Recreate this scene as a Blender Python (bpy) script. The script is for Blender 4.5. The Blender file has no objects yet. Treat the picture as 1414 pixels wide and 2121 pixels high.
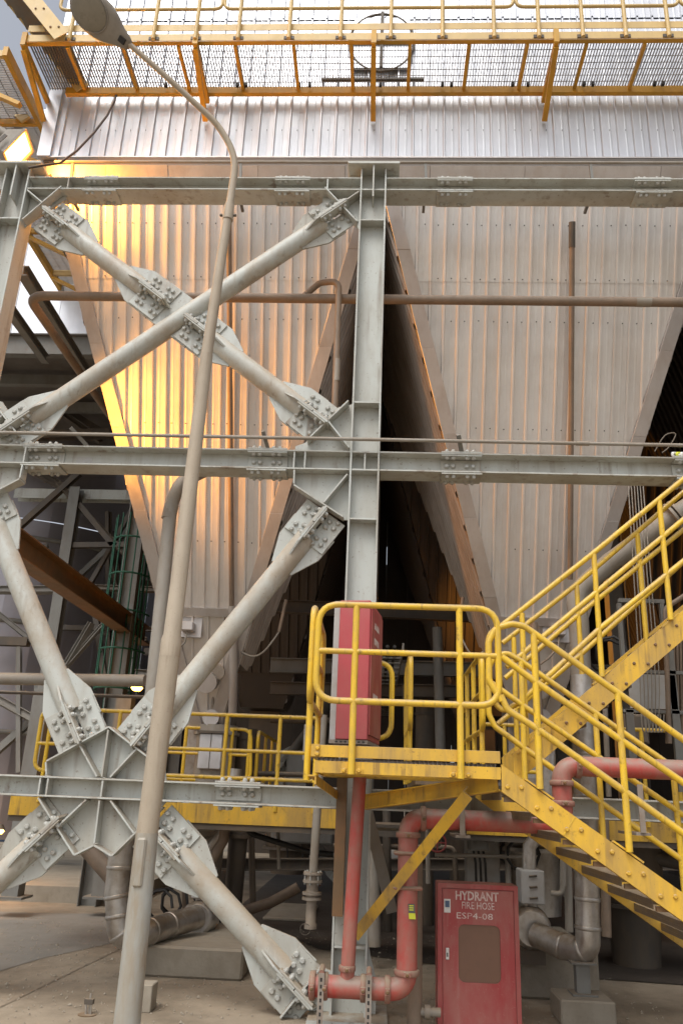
import bpy, math, random
from mathutils import Vector, Matrix
random.seed(7)
S = bpy.context.scene
COL = S.collection
R = math.radians

# ---------------------------------------------------------------- camera, sky, sun, exposure
FPX = 1679.0
PITCH, YAW, ROLL = R(19.5), R(3.0), R(2.33)
EYE = Vector((0, 0, 1.6))
FWD = Vector((-math.sin(YAW) * math.cos(PITCH), math.cos(YAW) * math.cos(PITCH), math.sin(PITCH)))
_r0 = Vector((math.cos(YAW), math.sin(YAW), 0))
_u0 = _r0.cross(FWD)
RIGHT = _r0 * math.cos(ROLL) + _u0 * math.sin(ROLL)
UP = -_r0 * math.sin(ROLL) + _u0 * math.cos(ROLL)
cd = bpy.data.cameras.new('camera')
cam = bpy.data.objects.new('camera', cd)
COL.objects.link(cam)
m = Matrix((RIGHT, UP, -FWD)).transposed().to_4x4()
m.translation = EYE
cam.matrix_world = m
cd.sensor_fit = 'VERTICAL'
cd.sensor_height = 36.0
cd.lens = FPX / 2121.0 * 36.0
cd.clip_end = 2000
S.camera = cam

SUN_EL, SUN_ROT = R(58), R(205)
w = bpy.data.worlds.new('World')
S.world = w
w.use_nodes = True
nt = w.node_tree
bg = nt.nodes['Background']
sky = nt.nodes.new('ShaderNodeTexSky')
sky.sky_type = 'NISHITA'
sky.sun_disc = False
sky.sun_elevation = SUN_EL
sky.sun_rotation = SUN_ROT
sky.dust_density = 4.0
sky.air_density = 1.0
sky.ozone_density = 0.6
hsv = nt.nodes.new('ShaderNodeHueSaturation')
hsv.inputs['Saturation'].default_value = 0.35
nt.links.new(sky.outputs[0], hsv.inputs['Color'])
nt.links.new(hsv.outputs[0], bg.inputs['Color'])
bg.inputs['Strength'].default_value = 0.12
sd = bpy.data.lights.new('sun', 'SUN')
sd.energy = 0.9
sd.angle = R(30)
sd.color = (1.0, 0.96, 0.9)
sun = bpy.data.objects.new('sun', sd)
COL.objects.link(sun)
# sun behind and to the left of the camera
sdir = Vector((math.sin(SUN_ROT) * math.cos(SUN_EL), math.cos(SUN_ROT) * math.cos(SUN_EL), math.sin(SUN_EL)))
sun.rotation_euler = sdir.to_track_quat('Z', 'Y').to_euler()
S.view_settings.view_transform = 'Standard'
S.view_settings.look = 'None'
S.view_settings.gamma = 1
S.view_settings.exposure = 0.68
S.view_settings.use_curve_mapping = False


# ---------------------------------------------------------------- helpers
def V(x, y, Y):
    """world point seen at photograph pixel (x, y) on the vertical plane at distance Y"""
    r = FWD + RIGHT * ((x - 707) / FPX) + UP * ((1060.5 - y) / FPX)
    return EYE + r * ((Y - EYE.y) / r.y)


def VZ(x, y, Z):
    r = FWD + RIGHT * ((x - 707) / FPX) + UP * ((1060.5 - y) / FPX)
    return EYE + r * ((Z - EYE.z) / r.z)


def material(name, col, rough=0.6, metal=0.0, dirt=None, amt=0.5, scale=3.0, streak=1.0, col2=None, bump=0.0,
             dust=None, dust_amt=0.0, dust_lo=0.15, fine=None, drip=0.0, drip_col=(0.16, 0.095, 0.05), rust=None, rust_amt=0.0, panel=0.0):
    M = bpy.data.materials.new(name)
    M.use_nodes = True
    t = M.node_tree
    N, L = t.nodes, t.links
    b = N['Principled BSDF']
    b.inputs['Roughness'].default_value = rough
    b.inputs['Metallic'].default_value = metal
    tc = N.new('ShaderNodeTexCoord')
    info = N.new('ShaderNodeObjectInfo')
    off = N.new('ShaderNodeVectorMath'); off.operation = 'SCALE'
    cmb = N.new('ShaderNodeCombineXYZ')
    for i in range(3):
        L.new(info.outputs['Random'], cmb.inputs[i])
    L.new(cmb.outputs[0], off.inputs[0]); off.inputs['Scale'].default_value = 37.0
    add = N.new('ShaderNodeVectorMath'); add.operation = 'ADD'
    L.new(tc.outputs['Object'], add.inputs[0]); L.new(off.outputs[0], add.inputs[1])

    def noise(sc, st, det=6.0, ro=0.6):
        mp = N.new('ShaderNodeMapping')
        mp.inputs['Scale'].default_value = (1, 1, 1.0 / st)
        L.new(add.outputs[0], mp.inputs[0])
        n = N.new('ShaderNodeTexNoise')
        n.inputs['Scale'].default_value = sc
        n.inputs['Detail'].default_value = det
        n.inputs['Roughness'].default_value = ro
        L.new(mp.outputs[0], n.inputs['Vector'])
        return n.outputs['Fac']

    def ramp(src, a, c):
        r = N.new('ShaderNodeMapRange')
        r.inputs['From Min'].default_value = a
        r.inputs['From Max'].default_value = c
        L.new(src, r.inputs['Value'])
        return r.outputs['Result']

    def mix(fac, A, B):
        x = N.new('ShaderNodeMix'); x.data_type = 'RGBA'
        if isinstance(fac, float): x.inputs['Factor'].default_value = fac
        else: L.new(fac, x.inputs['Factor'])
        for s, v in ((6, A), (7, B)):
            if isinstance(v, tuple): x.inputs[s].default_value = (*v, 1)
            else: L.new(v, x.inputs[s])
        return x.outputs[2]

    def mul(a, k):
        x = N.new('ShaderNodeMath'); x.operation = 'MULTIPLY'; x.use_clamp = True
        L.new(a, x.inputs[0])
        if isinstance(k, float): x.inputs[1].default_value = k
        else: L.new(k, x.inputs[1])
        return x.outputs[0]
    c = col
    c = mix(mul(noise(scale * 0.7, 1.0, 3), 1.0), tuple(v * 0.86 for v in col), tuple(min(1, v * 1.12) for v in col)) if not col2 else \
        mix(ramp(noise(scale * 0.6, streak, 5), 0.35, 0.65), col, col2)
    rsock = None
    if dirt:
        d = ramp(noise(scale, streak), 0.44, 0.66)
        c = mix(mul(d, float(amt)), c, dirt)
        d2 = ramp(noise(scale * 6, streak * 1.5), 0.5, 0.72)
        c = mix(mul(d2, float(amt) * 0.6), c, dirt)
    if rust:
        d = ramp(noise(scale * 1.7, 1.2, 8, 0.7), 0.60, 0.68)
        c = mix(mul(d, float(rust_amt)), c, rust)
    if drip:
        d = ramp(noise(scale * 7, 14.0, 3, 0.5), 0.56, 0.68)
        d2 = ramp(noise(scale * 0.8, 1.0, 3), 0.42, 0.6)
        c = mix(mul(mul(d, d2), float(drip)), c, drip_col)
        d3 = ramp(noise(scale * 22, 1.0, 2), 0.66, 0.70)
        c = mix(mul(d3, float(drip) * 0.8), c, drip_col)
    if dust:
        g = N.new('ShaderNodeNewGeometry')
        sp = N.new('ShaderNodeSeparateXYZ')
        L.new(g.outputs['Normal'], sp.inputs[0])
        up = ramp(sp.outputs['Z'], dust_lo, dust_lo + 0.6)
        nn = ramp(noise(scale * 2.5, 1.0), 0.25, 0.55)
        c = mix(mul(mul(up, nn), float(dust_amt)), c, dust)
    if panel:
        rr = N.new('ShaderNodeMapRange')
        rr.inputs['To Min'].default_value = 1 - panel
        rr.inputs['To Max'].default_value = 1 + panel
        L.new(info.outputs['Random'], rr.inputs['Value'])
        h = N.new('ShaderNodeHueSaturation')
        L.new(rr.outputs[0], h.inputs['Value'])
        L.new(c, h.inputs['Color'])
        c = h.outputs[0]
    L.new(c, b.inputs['Base Color'])
    rn = N.new('ShaderNodeMapRange')
    rn.inputs['To Min'].default_value = max(0.05, rough - 0.13)
    rn.inputs['To Max'].default_value = min(1, rough + 0.16)
    L.new(noise(scale * 3, streak), rn.inputs['Value'])
    L.new(rn.outputs[0], b.inputs['Roughness'])
    if bump:
        bm = N.new('ShaderNodeBump')
        bm.inputs['Strength'].default_value = 1.0
        bm.inputs['Distance'].default_value = bump
        L.new(noise(scale * 5 if fine is None else fine, streak, 5), bm.inputs['Height'])
        L.new(bm.outputs[0], b.inputs['Normal'])
    return M


def emissive(name, col, strength):
    M = bpy.data.materials.new(name)
    M.use_nodes = True
    b = M.node_tree.nodes['Principled BSDF']
    b.inputs['Base Color'].default_value = (*col, 1)
    b.inputs['Emission Color'].default_value = (*col, 1)
    b.inputs['Emission Strength'].default_value = strength
    return M


DUST = (0.30, 0.235, 0.165)
M = {}
M['steel'] = material('grey_green_steel_paint', (0.50, 0.525, 0.495), 0.55, 0, (0.30, 0.255, 0.19), 0.5, 1.6, 2.5, bump=0.0015, drip=0.6, dust=DUST, dust_amt=0.95,
                      rust=(0.17, 0.085, 0.04), rust_amt=0.35)
M['tube'] = material('dusty_brace_tube', (0.50, 0.515, 0.475), 0.5, 0, (0.36, 0.285, 0.20), 0.72, 2.6, 1.2, bump=0.001, drip=0.45, dust=(0.47, 0.39, 0.29), dust_amt=0.9)
M['bolt'] = material('bolt_steel', (0.44, 0.45, 0.42), 0.45, 0.0, (0.28, 0.23, 0.17), 0.4, 9)
M['dark_steel'] = material('dark_steel', (0.085, 0.072, 0.058), 0.6, 0, (0.16, 0.115, 0.07), 0.6, 2.0, 2.0, dust=DUST, dust_amt=0.8)
M['mid_steel'] = material('weathered_steel', (0.20, 0.20, 0.185), 0.6, 0, (0.13, 0.105, 0.08), 0.55, 2.0, 2.0, dust=DUST, dust_amt=0.8)
M['brown_steel'] = material('brown_stained_steel', (0.155, 0.095, 0.045), 0.55, 0, (0.28, 0.12, 0.04), 0.5, 2.5, 1.0, dust=DUST, dust_amt=0.7)
M['yellow'] = material('yellow_rail_paint', (0.78, 0.50, 0.03), 0.42, 0, (0.40, 0.27, 0.11), 0.45, 5.0, 1.6, bump=0.0015, drip=0.55, dust=(0.40, 0.31, 0.20), dust_amt=0.8,
                       rust=(0.14, 0.07, 0.03), rust_amt=0.6)
M['yellow_plate'] = material('worn_yellow_plate', (0.72, 0.43, 0.04), 0.48, 0, (0.30, 0.20, 0.09), 0.66, 3.2, 3.5, bump=0.0015, drip=0.6, dust=(0.34, 0.26, 0.16), dust_amt=0.8,
                             rust=(0.13, 0.06, 0.025), rust_amt=0.5)
M['cream'] = material('faded_yellow_paint', (0.66, 0.47, 0.19), 0.5, 0, (0.45, 0.32, 0.15), 0.4, 3.0, 1.5, dust=DUST, dust_amt=0.5)
M['orange'] = material('amber_bracket_paint', (0.60, 0.33, 0.035), 0.5, 0, (0.34, 0.17, 0.03), 0.5, 3.0, 1.5)
M['red'] = material('dusty_red_pipe', (0.46, 0.07, 0.055), 0.5, 0, (0.33, 0.19, 0.145), 0.75, 4.0, 1.6, bump=0.0015, drip=0.3, dust=(0.30, 0.215, 0.17), dust_amt=1.0, dust_lo=-0.1)
M['coupling'] = material('coupling_dusty_red', (0.33, 0.15, 0.11), 0.65, 0, (0.26, 0.19, 0.14), 0.7, 7.0, 1.0, dust=DUST, dust_amt=1.0)
M['cabinet'] = material('cabinet_red', (0.36, 0.05, 0.05), 0.5, 0, (0.38, 0.17, 0.14), 0.7, 2.6, 2.2, bump=0.001, drip=0.35, drip_col=(0.42, 0.22, 0.19), dust=(0.28, 0.15, 0.12), dust_amt=0.8)
M['cabinet2'] = material('faded_cabinet_red', (0.44, 0.065, 0.075), 0.5, 0, (0.40, 0.13, 0.11), 0.4, 3.0, 1.4, dust=DUST, dust_amt=0.5)
M['cab_glass'] = material('dusty_window', (0.19, 0.10, 0.065), 0.35, 0, (0.11, 0.07, 0.05), 0.3, 3.0)
M['clad'] = material('hopper_cladding', (0.78, 0.755, 0.725), 0.38, 0.5, (0.58, 0.49, 0.41), 0.3, 2.6, 12.0, bump=0.0004, panel=0.045)
M['clad_hi'] = material('wall_cladding', (0.64, 0.66, 0.70), 0.42, 0.6, (0.50, 0.50, 0.52), 0.25, 3.0, 9.0, bump=0.0002, panel=0.04)
M['clad_side'] = material('shaded_hopper_cladding', (0.36, 0.30, 0.245), 0.42, 0.6, (0.15, 0.11, 0.08), 0.4, 4.0, 8.0, bump=0.001, panel=0.05)  # darker copy of the hopper cladding, shade of the gap put into the colour
M['clad_dark'] = material('shade_dark_cladding', (0.08, 0.066, 0.056), 0.5, 0.4, (0.09, 0.07, 0.05), 0.5, 5.0, 10.0, panel=0.08)  # cladding copy darkened in colour for the shade deep under the casing
M['flash'] = material('flashing', (0.56, 0.53, 0.51), 0.4, 0.7, (0.42, 0.35, 0.30), 0.4, 5.0, 3.0, panel=0.07)
M['soffit'] = material('soffit_metal', (0.16, 0.145, 0.13), 0.6, 0.2, (0.1, 0.08, 0.06), 0.5, 2)
M['jacket'] = material('insulation_jacket', (0.52, 0.50, 0.47), 0.38, 0.75, (0.26, 0.20, 0.14), 0.65, 4.0, 1.0, bump=0.002, dust=DUST, dust_amt=0.9)
M['pipe_brown'] = material('dusty_brown_pipe', (0.20, 0.15, 0.108), 0.6, 0, (0.28, 0.20, 0.14), 0.6, 4.0, 1.0, dust=(0.33, 0.26, 0.2), dust_amt=0.8)
M['pipe_grey'] = material('dusty_grey_pipe', (0.30, 0.275, 0.235), 0.6, 0, (0.22, 0.165, 0.11), 0.5, 3.0, 1.5, dust=DUST, dust_amt=0.9)
M['pole'] = material('dust_coated_pole', (0.41, 0.345, 0.26), 0.6, 0, (0.31, 0.25, 0.18), 0.5, 3.5, 2.5, bump=0.001, drip=0.35)
M['pole_low'] = material('galvanised_pole_worn', (0.33, 0.28, 0.21), 0.5, 0.1, (0.40, 0.42, 0.40), 0.85, 4.0, 3.0, bump=0.001, rust=(0.26, 0.12, 0.05), rust_amt=0.5)
M['silo'] = material('silo_sheets', (0.36, 0.34, 0.36), 0.38, 0.7, (0.30, 0.26, 0.25), 0.3, 1.5, 2.0, panel=0.12)
M['floor_shade'] = material('shade_dark_floor', (0.07, 0.056, 0.043), 0.7, 0, (0.06, 0.048, 0.038), 0.7, 1.2, 1.0, bump=0.004, fine=9.0)  # near-black colour stands for the shade on the ground under the hoppers
M['lamp_body'] = material('lamp_housing', (0.27, 0.24, 0.20), 0.6, 0, (0.18, 0.15, 0.12), 0.5, 6)
M['lens'] = material('dusty_lens', (0.24, 0.21, 0.16), 0.3, 0, (0.17, 0.15, 0.11), 0.6, 5)
M['black'] = material('black_rubber', (0.02, 0.018, 0.016), 0.6)
M['cable'] = material('cable_brown', (0.07, 0.045, 0.03), 0.6)
M['concrete'] = material('plinth_concrete', (0.30, 0.265, 0.21), 0.85, 0, (0.17, 0.14, 0.10), 0.6, 2.2, 1.0, bump=0.006, dust=(0.33, 0.28, 0.21), dust_amt=0.6)
M['ground'] = material('dusty_ground', (0.29, 0.235, 0.17), 0.8, 0, (0.15, 0.118, 0.08), 0.8, 0.7, 1.0, bump=0.007, fine=14.0, col2=(0.34, 0.28, 0.205), drip=0.2, drip_col=(0.10, 0.08, 0.06))
M['road'] = material('road_concrete', (0.235, 0.215, 0.185), 0.75, 0, (0.16, 0.145, 0.12), 0.6, 0.8, 1.0, bump=0.003, fine=12.0)
M['silver'] = material('bright_sheet_box', (0.62, 0.62, 0.63), 0.4, 0.5, (0.4, 0.36, 0.33), 0.3, 4.0)
M['white'] = material('white_label', (0.75, 0.75, 0.72), 0.6, 0, (0.45, 0.35, 0.3), 0.35, 60)
M['stencil'] = material('stencil_white', (0.70, 0.62, 0.58), 0.7, 0, (0.45, 0.18, 0.16), 0.75, 14)
M['blue'] = material('blue_print', (0.08, 0.12, 0.2), 0.6)
M['tag_yellow'] = material('tag_yellow', (0.6, 0.62, 0.04), 0.6)
M['tag_dark'] = material('tag_dark', (0.10, 0.10, 0.09), 0.6)
M['valve'] = material('valve_body', (0.36, 0.31, 0.255), 0.6, 0.1, (0.22, 0.17, 0.12), 0.6, 9, 1.0, dust=DUST, dust_amt=0.9)
M['green'] = material('green_ladder', (0.01, 0.08, 0.045), 0.6)
M['teal'] = material('teal_sheet', (0.04, 0.34, 0.36), 0.6)
M['tblue'] = material('blue_steel', (0.07, 0.22, 0.36), 0.6)
M['panel_grey'] = material('control_box_grey', (0.42, 0.42, 0.41), 0.5, 0, DUST, 0.4, 4)
M['stair_dark'] = material('tread_dark', (0.17, 0.13, 0.09), 0.6, 0, (0.26, 0.17, 0.06), 0.5, 6, dust=DUST, dust_amt=0.8)
M['grate'] = material('galvanised_grating', (0.20, 0.185, 0.17), 0.55, 0.2, (0.24, 0.15, 0.08), 0.4, 3)
M['bracket'] = material('slotted_bracket', (0.30, 0.26, 0.22), 0.6, 0.1, (0.22, 0.15, 0.1), 0.5, 9)
M['amber'] = emissive('sodium_glass', (1.0, 0.52, 0.10), 9.0)


def thing(name, label, cat, loc=(0, 0, 0), group=None):
    o = bpy.data.objects.new(name, None)
    o.empty_display_size = 0.2
    COL.objects.link(o)
    o.location = loc
    o['label'] = label
    o['category'] = cat
    if group: o['group'] = group
    return o


def abs_loc(o):
    v = Vector(o.location)
    while o.parent:
        o = o.parent
        v += Vector(o.location)
    return v


class MB:
    def __init__(s):
        s.v = []; s.f = []; s.sm = []

    def add(s, vs, fs, smooth=False):
        b = len(s.v)
        s.v += [Vector(v) for v in vs]
        s.f += [tuple(b + i for i in f) for f in fs]
        s.sm += [smooth] * len(fs)
        return s

    def box(s, x0, x1, y0, y1, z0, z1):
        return s.add([(x0, y0, z0), (x1, y0, z0), (x1, y1, z0), (x0, y1, z0), (x0, y0, z1), (x1, y0, z1), (x1, y1, z1), (x0, y1, z1)],
                     [(0, 3, 2, 1), (4, 5, 6, 7), (0, 1, 5, 4), (1, 2, 6, 5), (2, 3, 7, 6), (3, 0, 4, 7)])

    def bar(s, p, q, w, h, up=(0, -1, 0)):
        """oriented box from p to q; h along `up`, w across"""
        p, q = Vector(p), Vector(q)
        d = (q - p).normalized()
        u = Vector(up)
        u = (u - d * u.dot(d)).normalized()
        a = d.cross(u)
        vs = []
        for c in (p, q):
            for i, j in ((-1, -1), (1, -1), (1, 1), (-1, 1)):
                vs.append(c + a * (i * w / 2) + u * (j * h / 2))
        return s.add(vs, [(3, 2, 1, 0), (4, 5, 6, 7), (0, 1, 5, 4), (1, 2, 6, 5), (2, 3, 7, 6), (3, 0, 4, 7)])

    def ibeam(s, p, q, w, h, t=0.016, up=(0, 0, 1)):
        """I section from p to q: flanges of width w, height h along up"""
        p, q = Vector(p), Vector(q)
        d = (q - p).normalized()
        u = Vector(up); u = (u - d * u.dot(d)).normalized()
        a = d.cross(u)
        s.bar(p + u * (h / 2 - t / 2), q + u * (h / 2 - t / 2), w, t, u)
        s.bar(p - u * (h / 2 - t / 2), q - u * (h / 2 - t / 2), w, t, u)
        s.bar(p, q, t, h - 2 * t, u)
        return s

    def angle(s, p, q, w=0.075, t=0.01, up=(0, 0, 1)):
        p, q = Vector(p), Vector(q)
        d = (q - p).normalized()
        u = Vector(up); u = (u - d * u.dot(d)).normalized()
        a = d.cross(u)
        s.bar(p, q, w, t, u)
        s.bar(p + a * (w / 2 - t / 2) - u * (w / 2 + 0.001), q + a * (w / 2 - t / 2) - u * (w / 2 + 0.001), t, w - t, u)
        return s

    def tube(s, pts, r, n=14, cap=True, closed=False):
        pts = [Vector(p) for p in pts]
        rs = r if isinstance(r, (list, tuple)) else [r] * len(pts)
        k = len(pts)
        T = []
        for i in range(k):
            if closed:
                t = (pts[(i + 1) % k] - pts[i]).normalized() + (pts[i] - pts[i - 1]).normalized()
            elif i == 0: t = pts[1] - pts[0]
            elif i == k - 1: t = pts[-1] - pts[-2]
            else: t = (pts[i + 1] - pts[i]).normalized() + (pts[i] - pts[i - 1]).normalized()
            T.append(t.normalized())
        ref = Vector((0, 1, 0)) if abs(T[0].y) < 0.9 else Vector((1, 0, 0))
        N = (ref - T[0] * ref.dot(T[0])).normalized()
        vs = []
        for i in range(k):
            N = (N - T[i] * N.dot(T[i])).normalized()
            B = T[i].cross(N)
            for j in range(n):
                a = 2 * math.pi * j / n
                vs.append(pts[i] + (N * math.cos(a) + B * math.sin(a)) * rs[i])
        fs = []
        for i in range(k if closed else k - 1):
            i2 = (i + 1) % k
            for j in range(n):
                fs.append((i * n + j, i * n + (j + 1) % n, i2 * n + (j + 1) % n, i2 * n + j))
        s.add(vs, fs, True)
        if cap and not closed:
            s.add(vs[:n], [tuple(reversed(range(n)))])
            s.add(vs[-n:], [tuple(range(n))])
        return s

    def prism(s, poly, ex):
        """polygon (list of 3D points) extruded by vector ex"""
        ex = Vector(ex)
        p = [Vector(v) for v in poly]
        n = len(p)
        return s.add(p + [v + ex for v in p], [tuple(range(n)), tuple(reversed(range(n, 2 * n)))] +
                     [(i + n, (i + 1) % n + n, (i + 1) % n, i) for i in range(n)])

    def build(s, name, mat, parent=None, label=None, bevel=0.0):
        me = bpy.data.meshes.new(name)
        o_ = abs_loc(parent) if parent else Vector((0, 0, 0))
        me.from_pydata([tuple(v - o_) for v in s.v], [], s.f)
        me.polygons.foreach_set('use_smooth', s.sm)
        me.materials.append(M[mat] if isinstance(mat, str) else mat)
        me.update()
        bmfix(me)
        o = bpy.data.objects.new(name, me)
        COL.objects.link(o)
        if parent: o.parent = parent
        if label: o['label'] = label
        if bevel:
            bv = o.modifiers.new('bevel', 'BEVEL')
            bv.width = bevel; bv.segments = 1; bv.limit_method = 'ANGLE'
        return o


import bmesh


def bmfix(me):
    b = bmesh.new()
    b.from_mesh(me)
    bmesh.ops.recalc_face_normals(b, faces=b.faces)
    b.to_mesh(me)
    b.free()


def fillet(pts, rad, n=6):
    """polyline with its corners rounded"""
    pts = [Vector(p) for p in pts]
    out = [pts[0]]
    for i in range(1, len(pts) - 1):
        a, b, c = pts[i - 1], pts[i], pts[i + 1]
        u = (a - b); v = (c - b)
        ang = u.angle(v)
        d = min(rad / math.tan(ang / 2), u.length * 0.49, v.length * 0.49)
        p0 = b + u.normalized() * d
        p1 = b + v.normalized() * d
        for k in range(n + 1):
            t = k / n
            out.append(p0 * (1 - t) ** 2 + b * 2 * t * (1 - t) + p1 * t ** 2)
    out.append(pts[-1])
    return out


def fillet_closed(pts, rad, n=6):
    pts = [Vector(p) for p in pts]
    k = len(pts)
    out = []
    for i in range(k):
        a, b, c = pts[i - 1], pts[i], pts[(i + 1) % k]
        u = (a - b); v = (c - b)
        d = min(rad / math.tan(u.angle(v) / 2), u.length * 0.45, v.length * 0.45)
        p0 = b + u.normalized() * d; p1 = b + v.normalized() * d
        for q in range(n + 1):
            t = q / n
            out.append(p0 * (1 - t) ** 2 + b * 2 * t * (1 - t) + p1 * t ** 2)
    return out


def tag(o, label=None, cat=None, group=None, kind=None):
    if label: o['label'] = label
    if cat: o['category'] = cat
    if group: o['group'] = group
    if kind: o['kind'] = kind
    return o


# bolt: hexagon washer face with a domed head, axis +Z, base at 0
def bolt_mesh(r=0.0245, h=0.024):
    b = MB()
    n = 8
    vs = []
    for (rr, z) in ((r, 0), (r, h * 0.45), (r * 0.62, h), ):
        for j in range(n):
            a = 2 * math.pi * j / n
            vs.append((rr * math.cos(a), rr * math.sin(a), z))
    fs = []
    for i in range(2):
        for j in range(n):
            fs.append((i * n + j, i * n + (j + 1) % n, (i + 1) * n + (j + 1) % n, (i + 1) * n + j))
    fs.append(tuple(2 * n + j for j in range(n)))
    me = bpy.data.meshes.new('bolt')
    me.from_pydata(vs, [], fs)
    me.polygons.foreach_set('use_smooth', [False] * len(fs))
    me.materials.append(M['bolt'])
    return me


BOLT = bolt_mesh()
BOLT_Y = bolt_mesh(0.016, 0.014); BOLT_Y.materials[0] = M['yellow_plate']
BOLT_D = bolt_mesh(0.014, 0.012); BOLT_D.materials[0] = M['brown_steel']
NUT = bolt_mesh(0.021, 0.030)


def bolt(p, axis, parent, me=BOLT, name='bolt'):
    o = bpy.data.objects.new(name, me)
    COL.objects.link(o)
    o.parent = parent
    o.location = Vector(p) - abs_loc(parent)
    q = Vector(axis).normalized().to_track_quat('Z', 'Y')
    o.rotation_mode = 'QUATERNION'
    o.rotation_quaternion = q
    return o


# ---------------------------------------------------------------- ground
g = MB()
g.add([(-150, -150, 0), (150, -150, 0), (150, 250, 0), (-150, 250, 0)], [(0, 1, 2, 3)])
tag(g.build('ground', 'ground'), kind='structure')
g = MB()
pts = [VZ(-60, 2030, 0), VZ(90, 1985, 0), VZ(230, 1955, 0), VZ(262, 1925, 0), VZ(262, 1893, 0), VZ(-60, 1912, 0)]
pts = [(-30, pts[0].y - 0.4)] + [(p.x, p.y) for p in pts[:5]] + [(-4.4, 11.9), (-30, 11.4)]
g.add([(x, y, 0.004) for x, y in pts], [tuple(range(len(pts)))])
tag(g.build('road', 'road'), kind='structure')
g = MB()
a, b = VZ(0, 1905, 0), VZ(222, 1873, 0)
g.prism([(-24, a.y - 0.1, 0), (b.x + 0.3, b.y, 0), (b.x + 0.3, b.y + 3.6, 0), (-24, a.y + 3.6, 0)], (0, 0, 0.22))
tag(g.build('kerb', 'concrete'), kind='structure')

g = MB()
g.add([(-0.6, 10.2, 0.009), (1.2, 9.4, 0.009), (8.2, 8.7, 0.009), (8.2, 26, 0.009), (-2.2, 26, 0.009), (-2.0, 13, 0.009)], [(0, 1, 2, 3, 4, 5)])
tag(g.build('floor_shade', 'floor_shade'), kind='structure')  # dark sheet laid on the ground where the hoppers' shade falls

YF = 7.2           # plane of the braced frame
XC = -0.17         # centre column
PER = 3.95
XL, XR = XC - PER, XC + PER


# ---------------------------------------------------------------- braced frame
def I_column(name, xc, y, z0, z1, label, mat='steel', hw=0.14, hd=0.13, stiff=(), group=None, t=0.018):
    T = thing(name, label, 'column', (xc, y, z0), group)
    MB().box(xc - hw + t, xc + hw - t, y - t / 2, y + t / 2, z0, z1).build('web', mat, T)
    for sgn in (-1, 1):
        x0 = xc + sgn * hw
        MB().box(min(x0, x0 - sgn * t), max(x0, x0 - sgn * t), y - hd, y + hd, z0, z1).build('flange', mat, T, bevel=0.003)
    for z in stiff:
        MB().box(xc - hw + t, xc + hw - t, y - hd + 0.006, y - t / 2, z - 0.008, z + 0.008).build('stiffener', mat, T)
    return T


def zc(y, x=757):
    return V(x, y, YF - 0.1).z


HD = 0.125
BT = 0.016
# beam levels
ZB_top = (V(600, 971, YF - HD).z, V(600, 931, YF - HD).z)          # middle beam bottom / top
ZU = (V(1000, 394, YF - HD).z, V(1000, 371, YF - HD).z + 0.02)
ZLo = (V(520, 1668, YF - HD).z, V(520, 1624, YF - HD).z)
print('beams', ZB_top, ZU, ZLo)
ccol = I_column('steel_column', XC, YF, 0.0, zc(352, 770), 'full height pale grey centre column with web facing out, behind the red box', stiff=[zc(y) for y in (458, 835, 1076)] + [ZB_top[0] + 0.008, ZB_top[1] - 0.008, ZU[0]+0.008])
lcol = I_column('steel_column', XL, YF, 0.0, zc(352, 770), 'pale grey outer column rising beneath the bright flood lamp', stiff=[zc(y) for y in (458, 835, 1076)] + [ZB_top[0] + 0.008, ZB_top[1] - 0.008])
rcol = I_column('steel_column', XR, YF, 0.0, zc(352, 770), 'pale grey column to the right of the second hopper')
# cap plates, centre plate between beams
for T, x in ((ccol, XC), (lcol, XL), (rcol, XR)):
    zt = zc(352, 770)
    MB().box(x - 0.28, x + 0.28, YF - 0.2, YF + 0.2, zt, zt + 0.03).build('cap_plate', 'steel', T, bevel=0.003)
    MB().box(x - 0.008, x + 0.008, YF - 0.18, YF - 0.01, zt - 0.42, zt - 0.001).build('stiffener', 'steel', T)
    b = MB()
    b.box(x - 0.26, x - 0.145, YF - 0.012, YF + 0.012, zt - 0.2, zt - 0.001).box(x + 0.145, x + 0.26, YF - 0.012, YF + 0.012, zt - 0.2, zt - 0.001)
    b.build('cap_gusset', 'steel', T)
    MB().box(x - 0.3, x + 0.3, YF - 0.3, YF + 0.3, 0.0, 0.05).build('base_plate', 'steel', T)
MB().box(XC - 0.007, XC + 0.007, YF - HD + 0.01, YF - 0.01, ZB_top[0] + 0.02, ZB_top[1] - 0.02).build('stiffener', 'steel', ccol)
# hollow recess plates at the column foot
zr = V(715, 1965, YF - 0.13).z
MB().box(XC - 0.12, XC + 0.12, YF - 0.125, YF - 0.011, zr, zr + 0.02).build('stiffener', 'steel', ccol)
# light face plate above the recess
MB().box(XC - 0.121, XC + 0.0, YF - 0.122, YF - 0.11, zr + 0.022, V(700, 1850, YF).z).build('face_plate', 'steel', ccol)


def beam(x0, x1, zb, label, stiff_x=(), mat='steel', hd=HD, y=YF, group=None):
    z0, z1 = zb
    T = thing('steel_beam', label, 'beam', ((x0 + x1) / 2, y, z0), group)
    MB().box(x0, x1, y - 0.007, y + 0.007, z0 + BT, z1 - BT).build('web', mat, T)
    MB().box(x0, x1, y - hd, y + hd, z0, z0 + BT).build('flange', mat, T, bevel=0.003)
    MB().box(x0, x1, y - hd, y + hd, z1 - BT, z1).build('flange', mat, T, bevel=0.003)
    for x in stiff_x:
        MB().box(x - 0.007, x + 0.007, y - hd + 0.005, y - 0.007, z0 + BT, z1 - BT).build('stiffener', mat, T)
    return T


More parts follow.
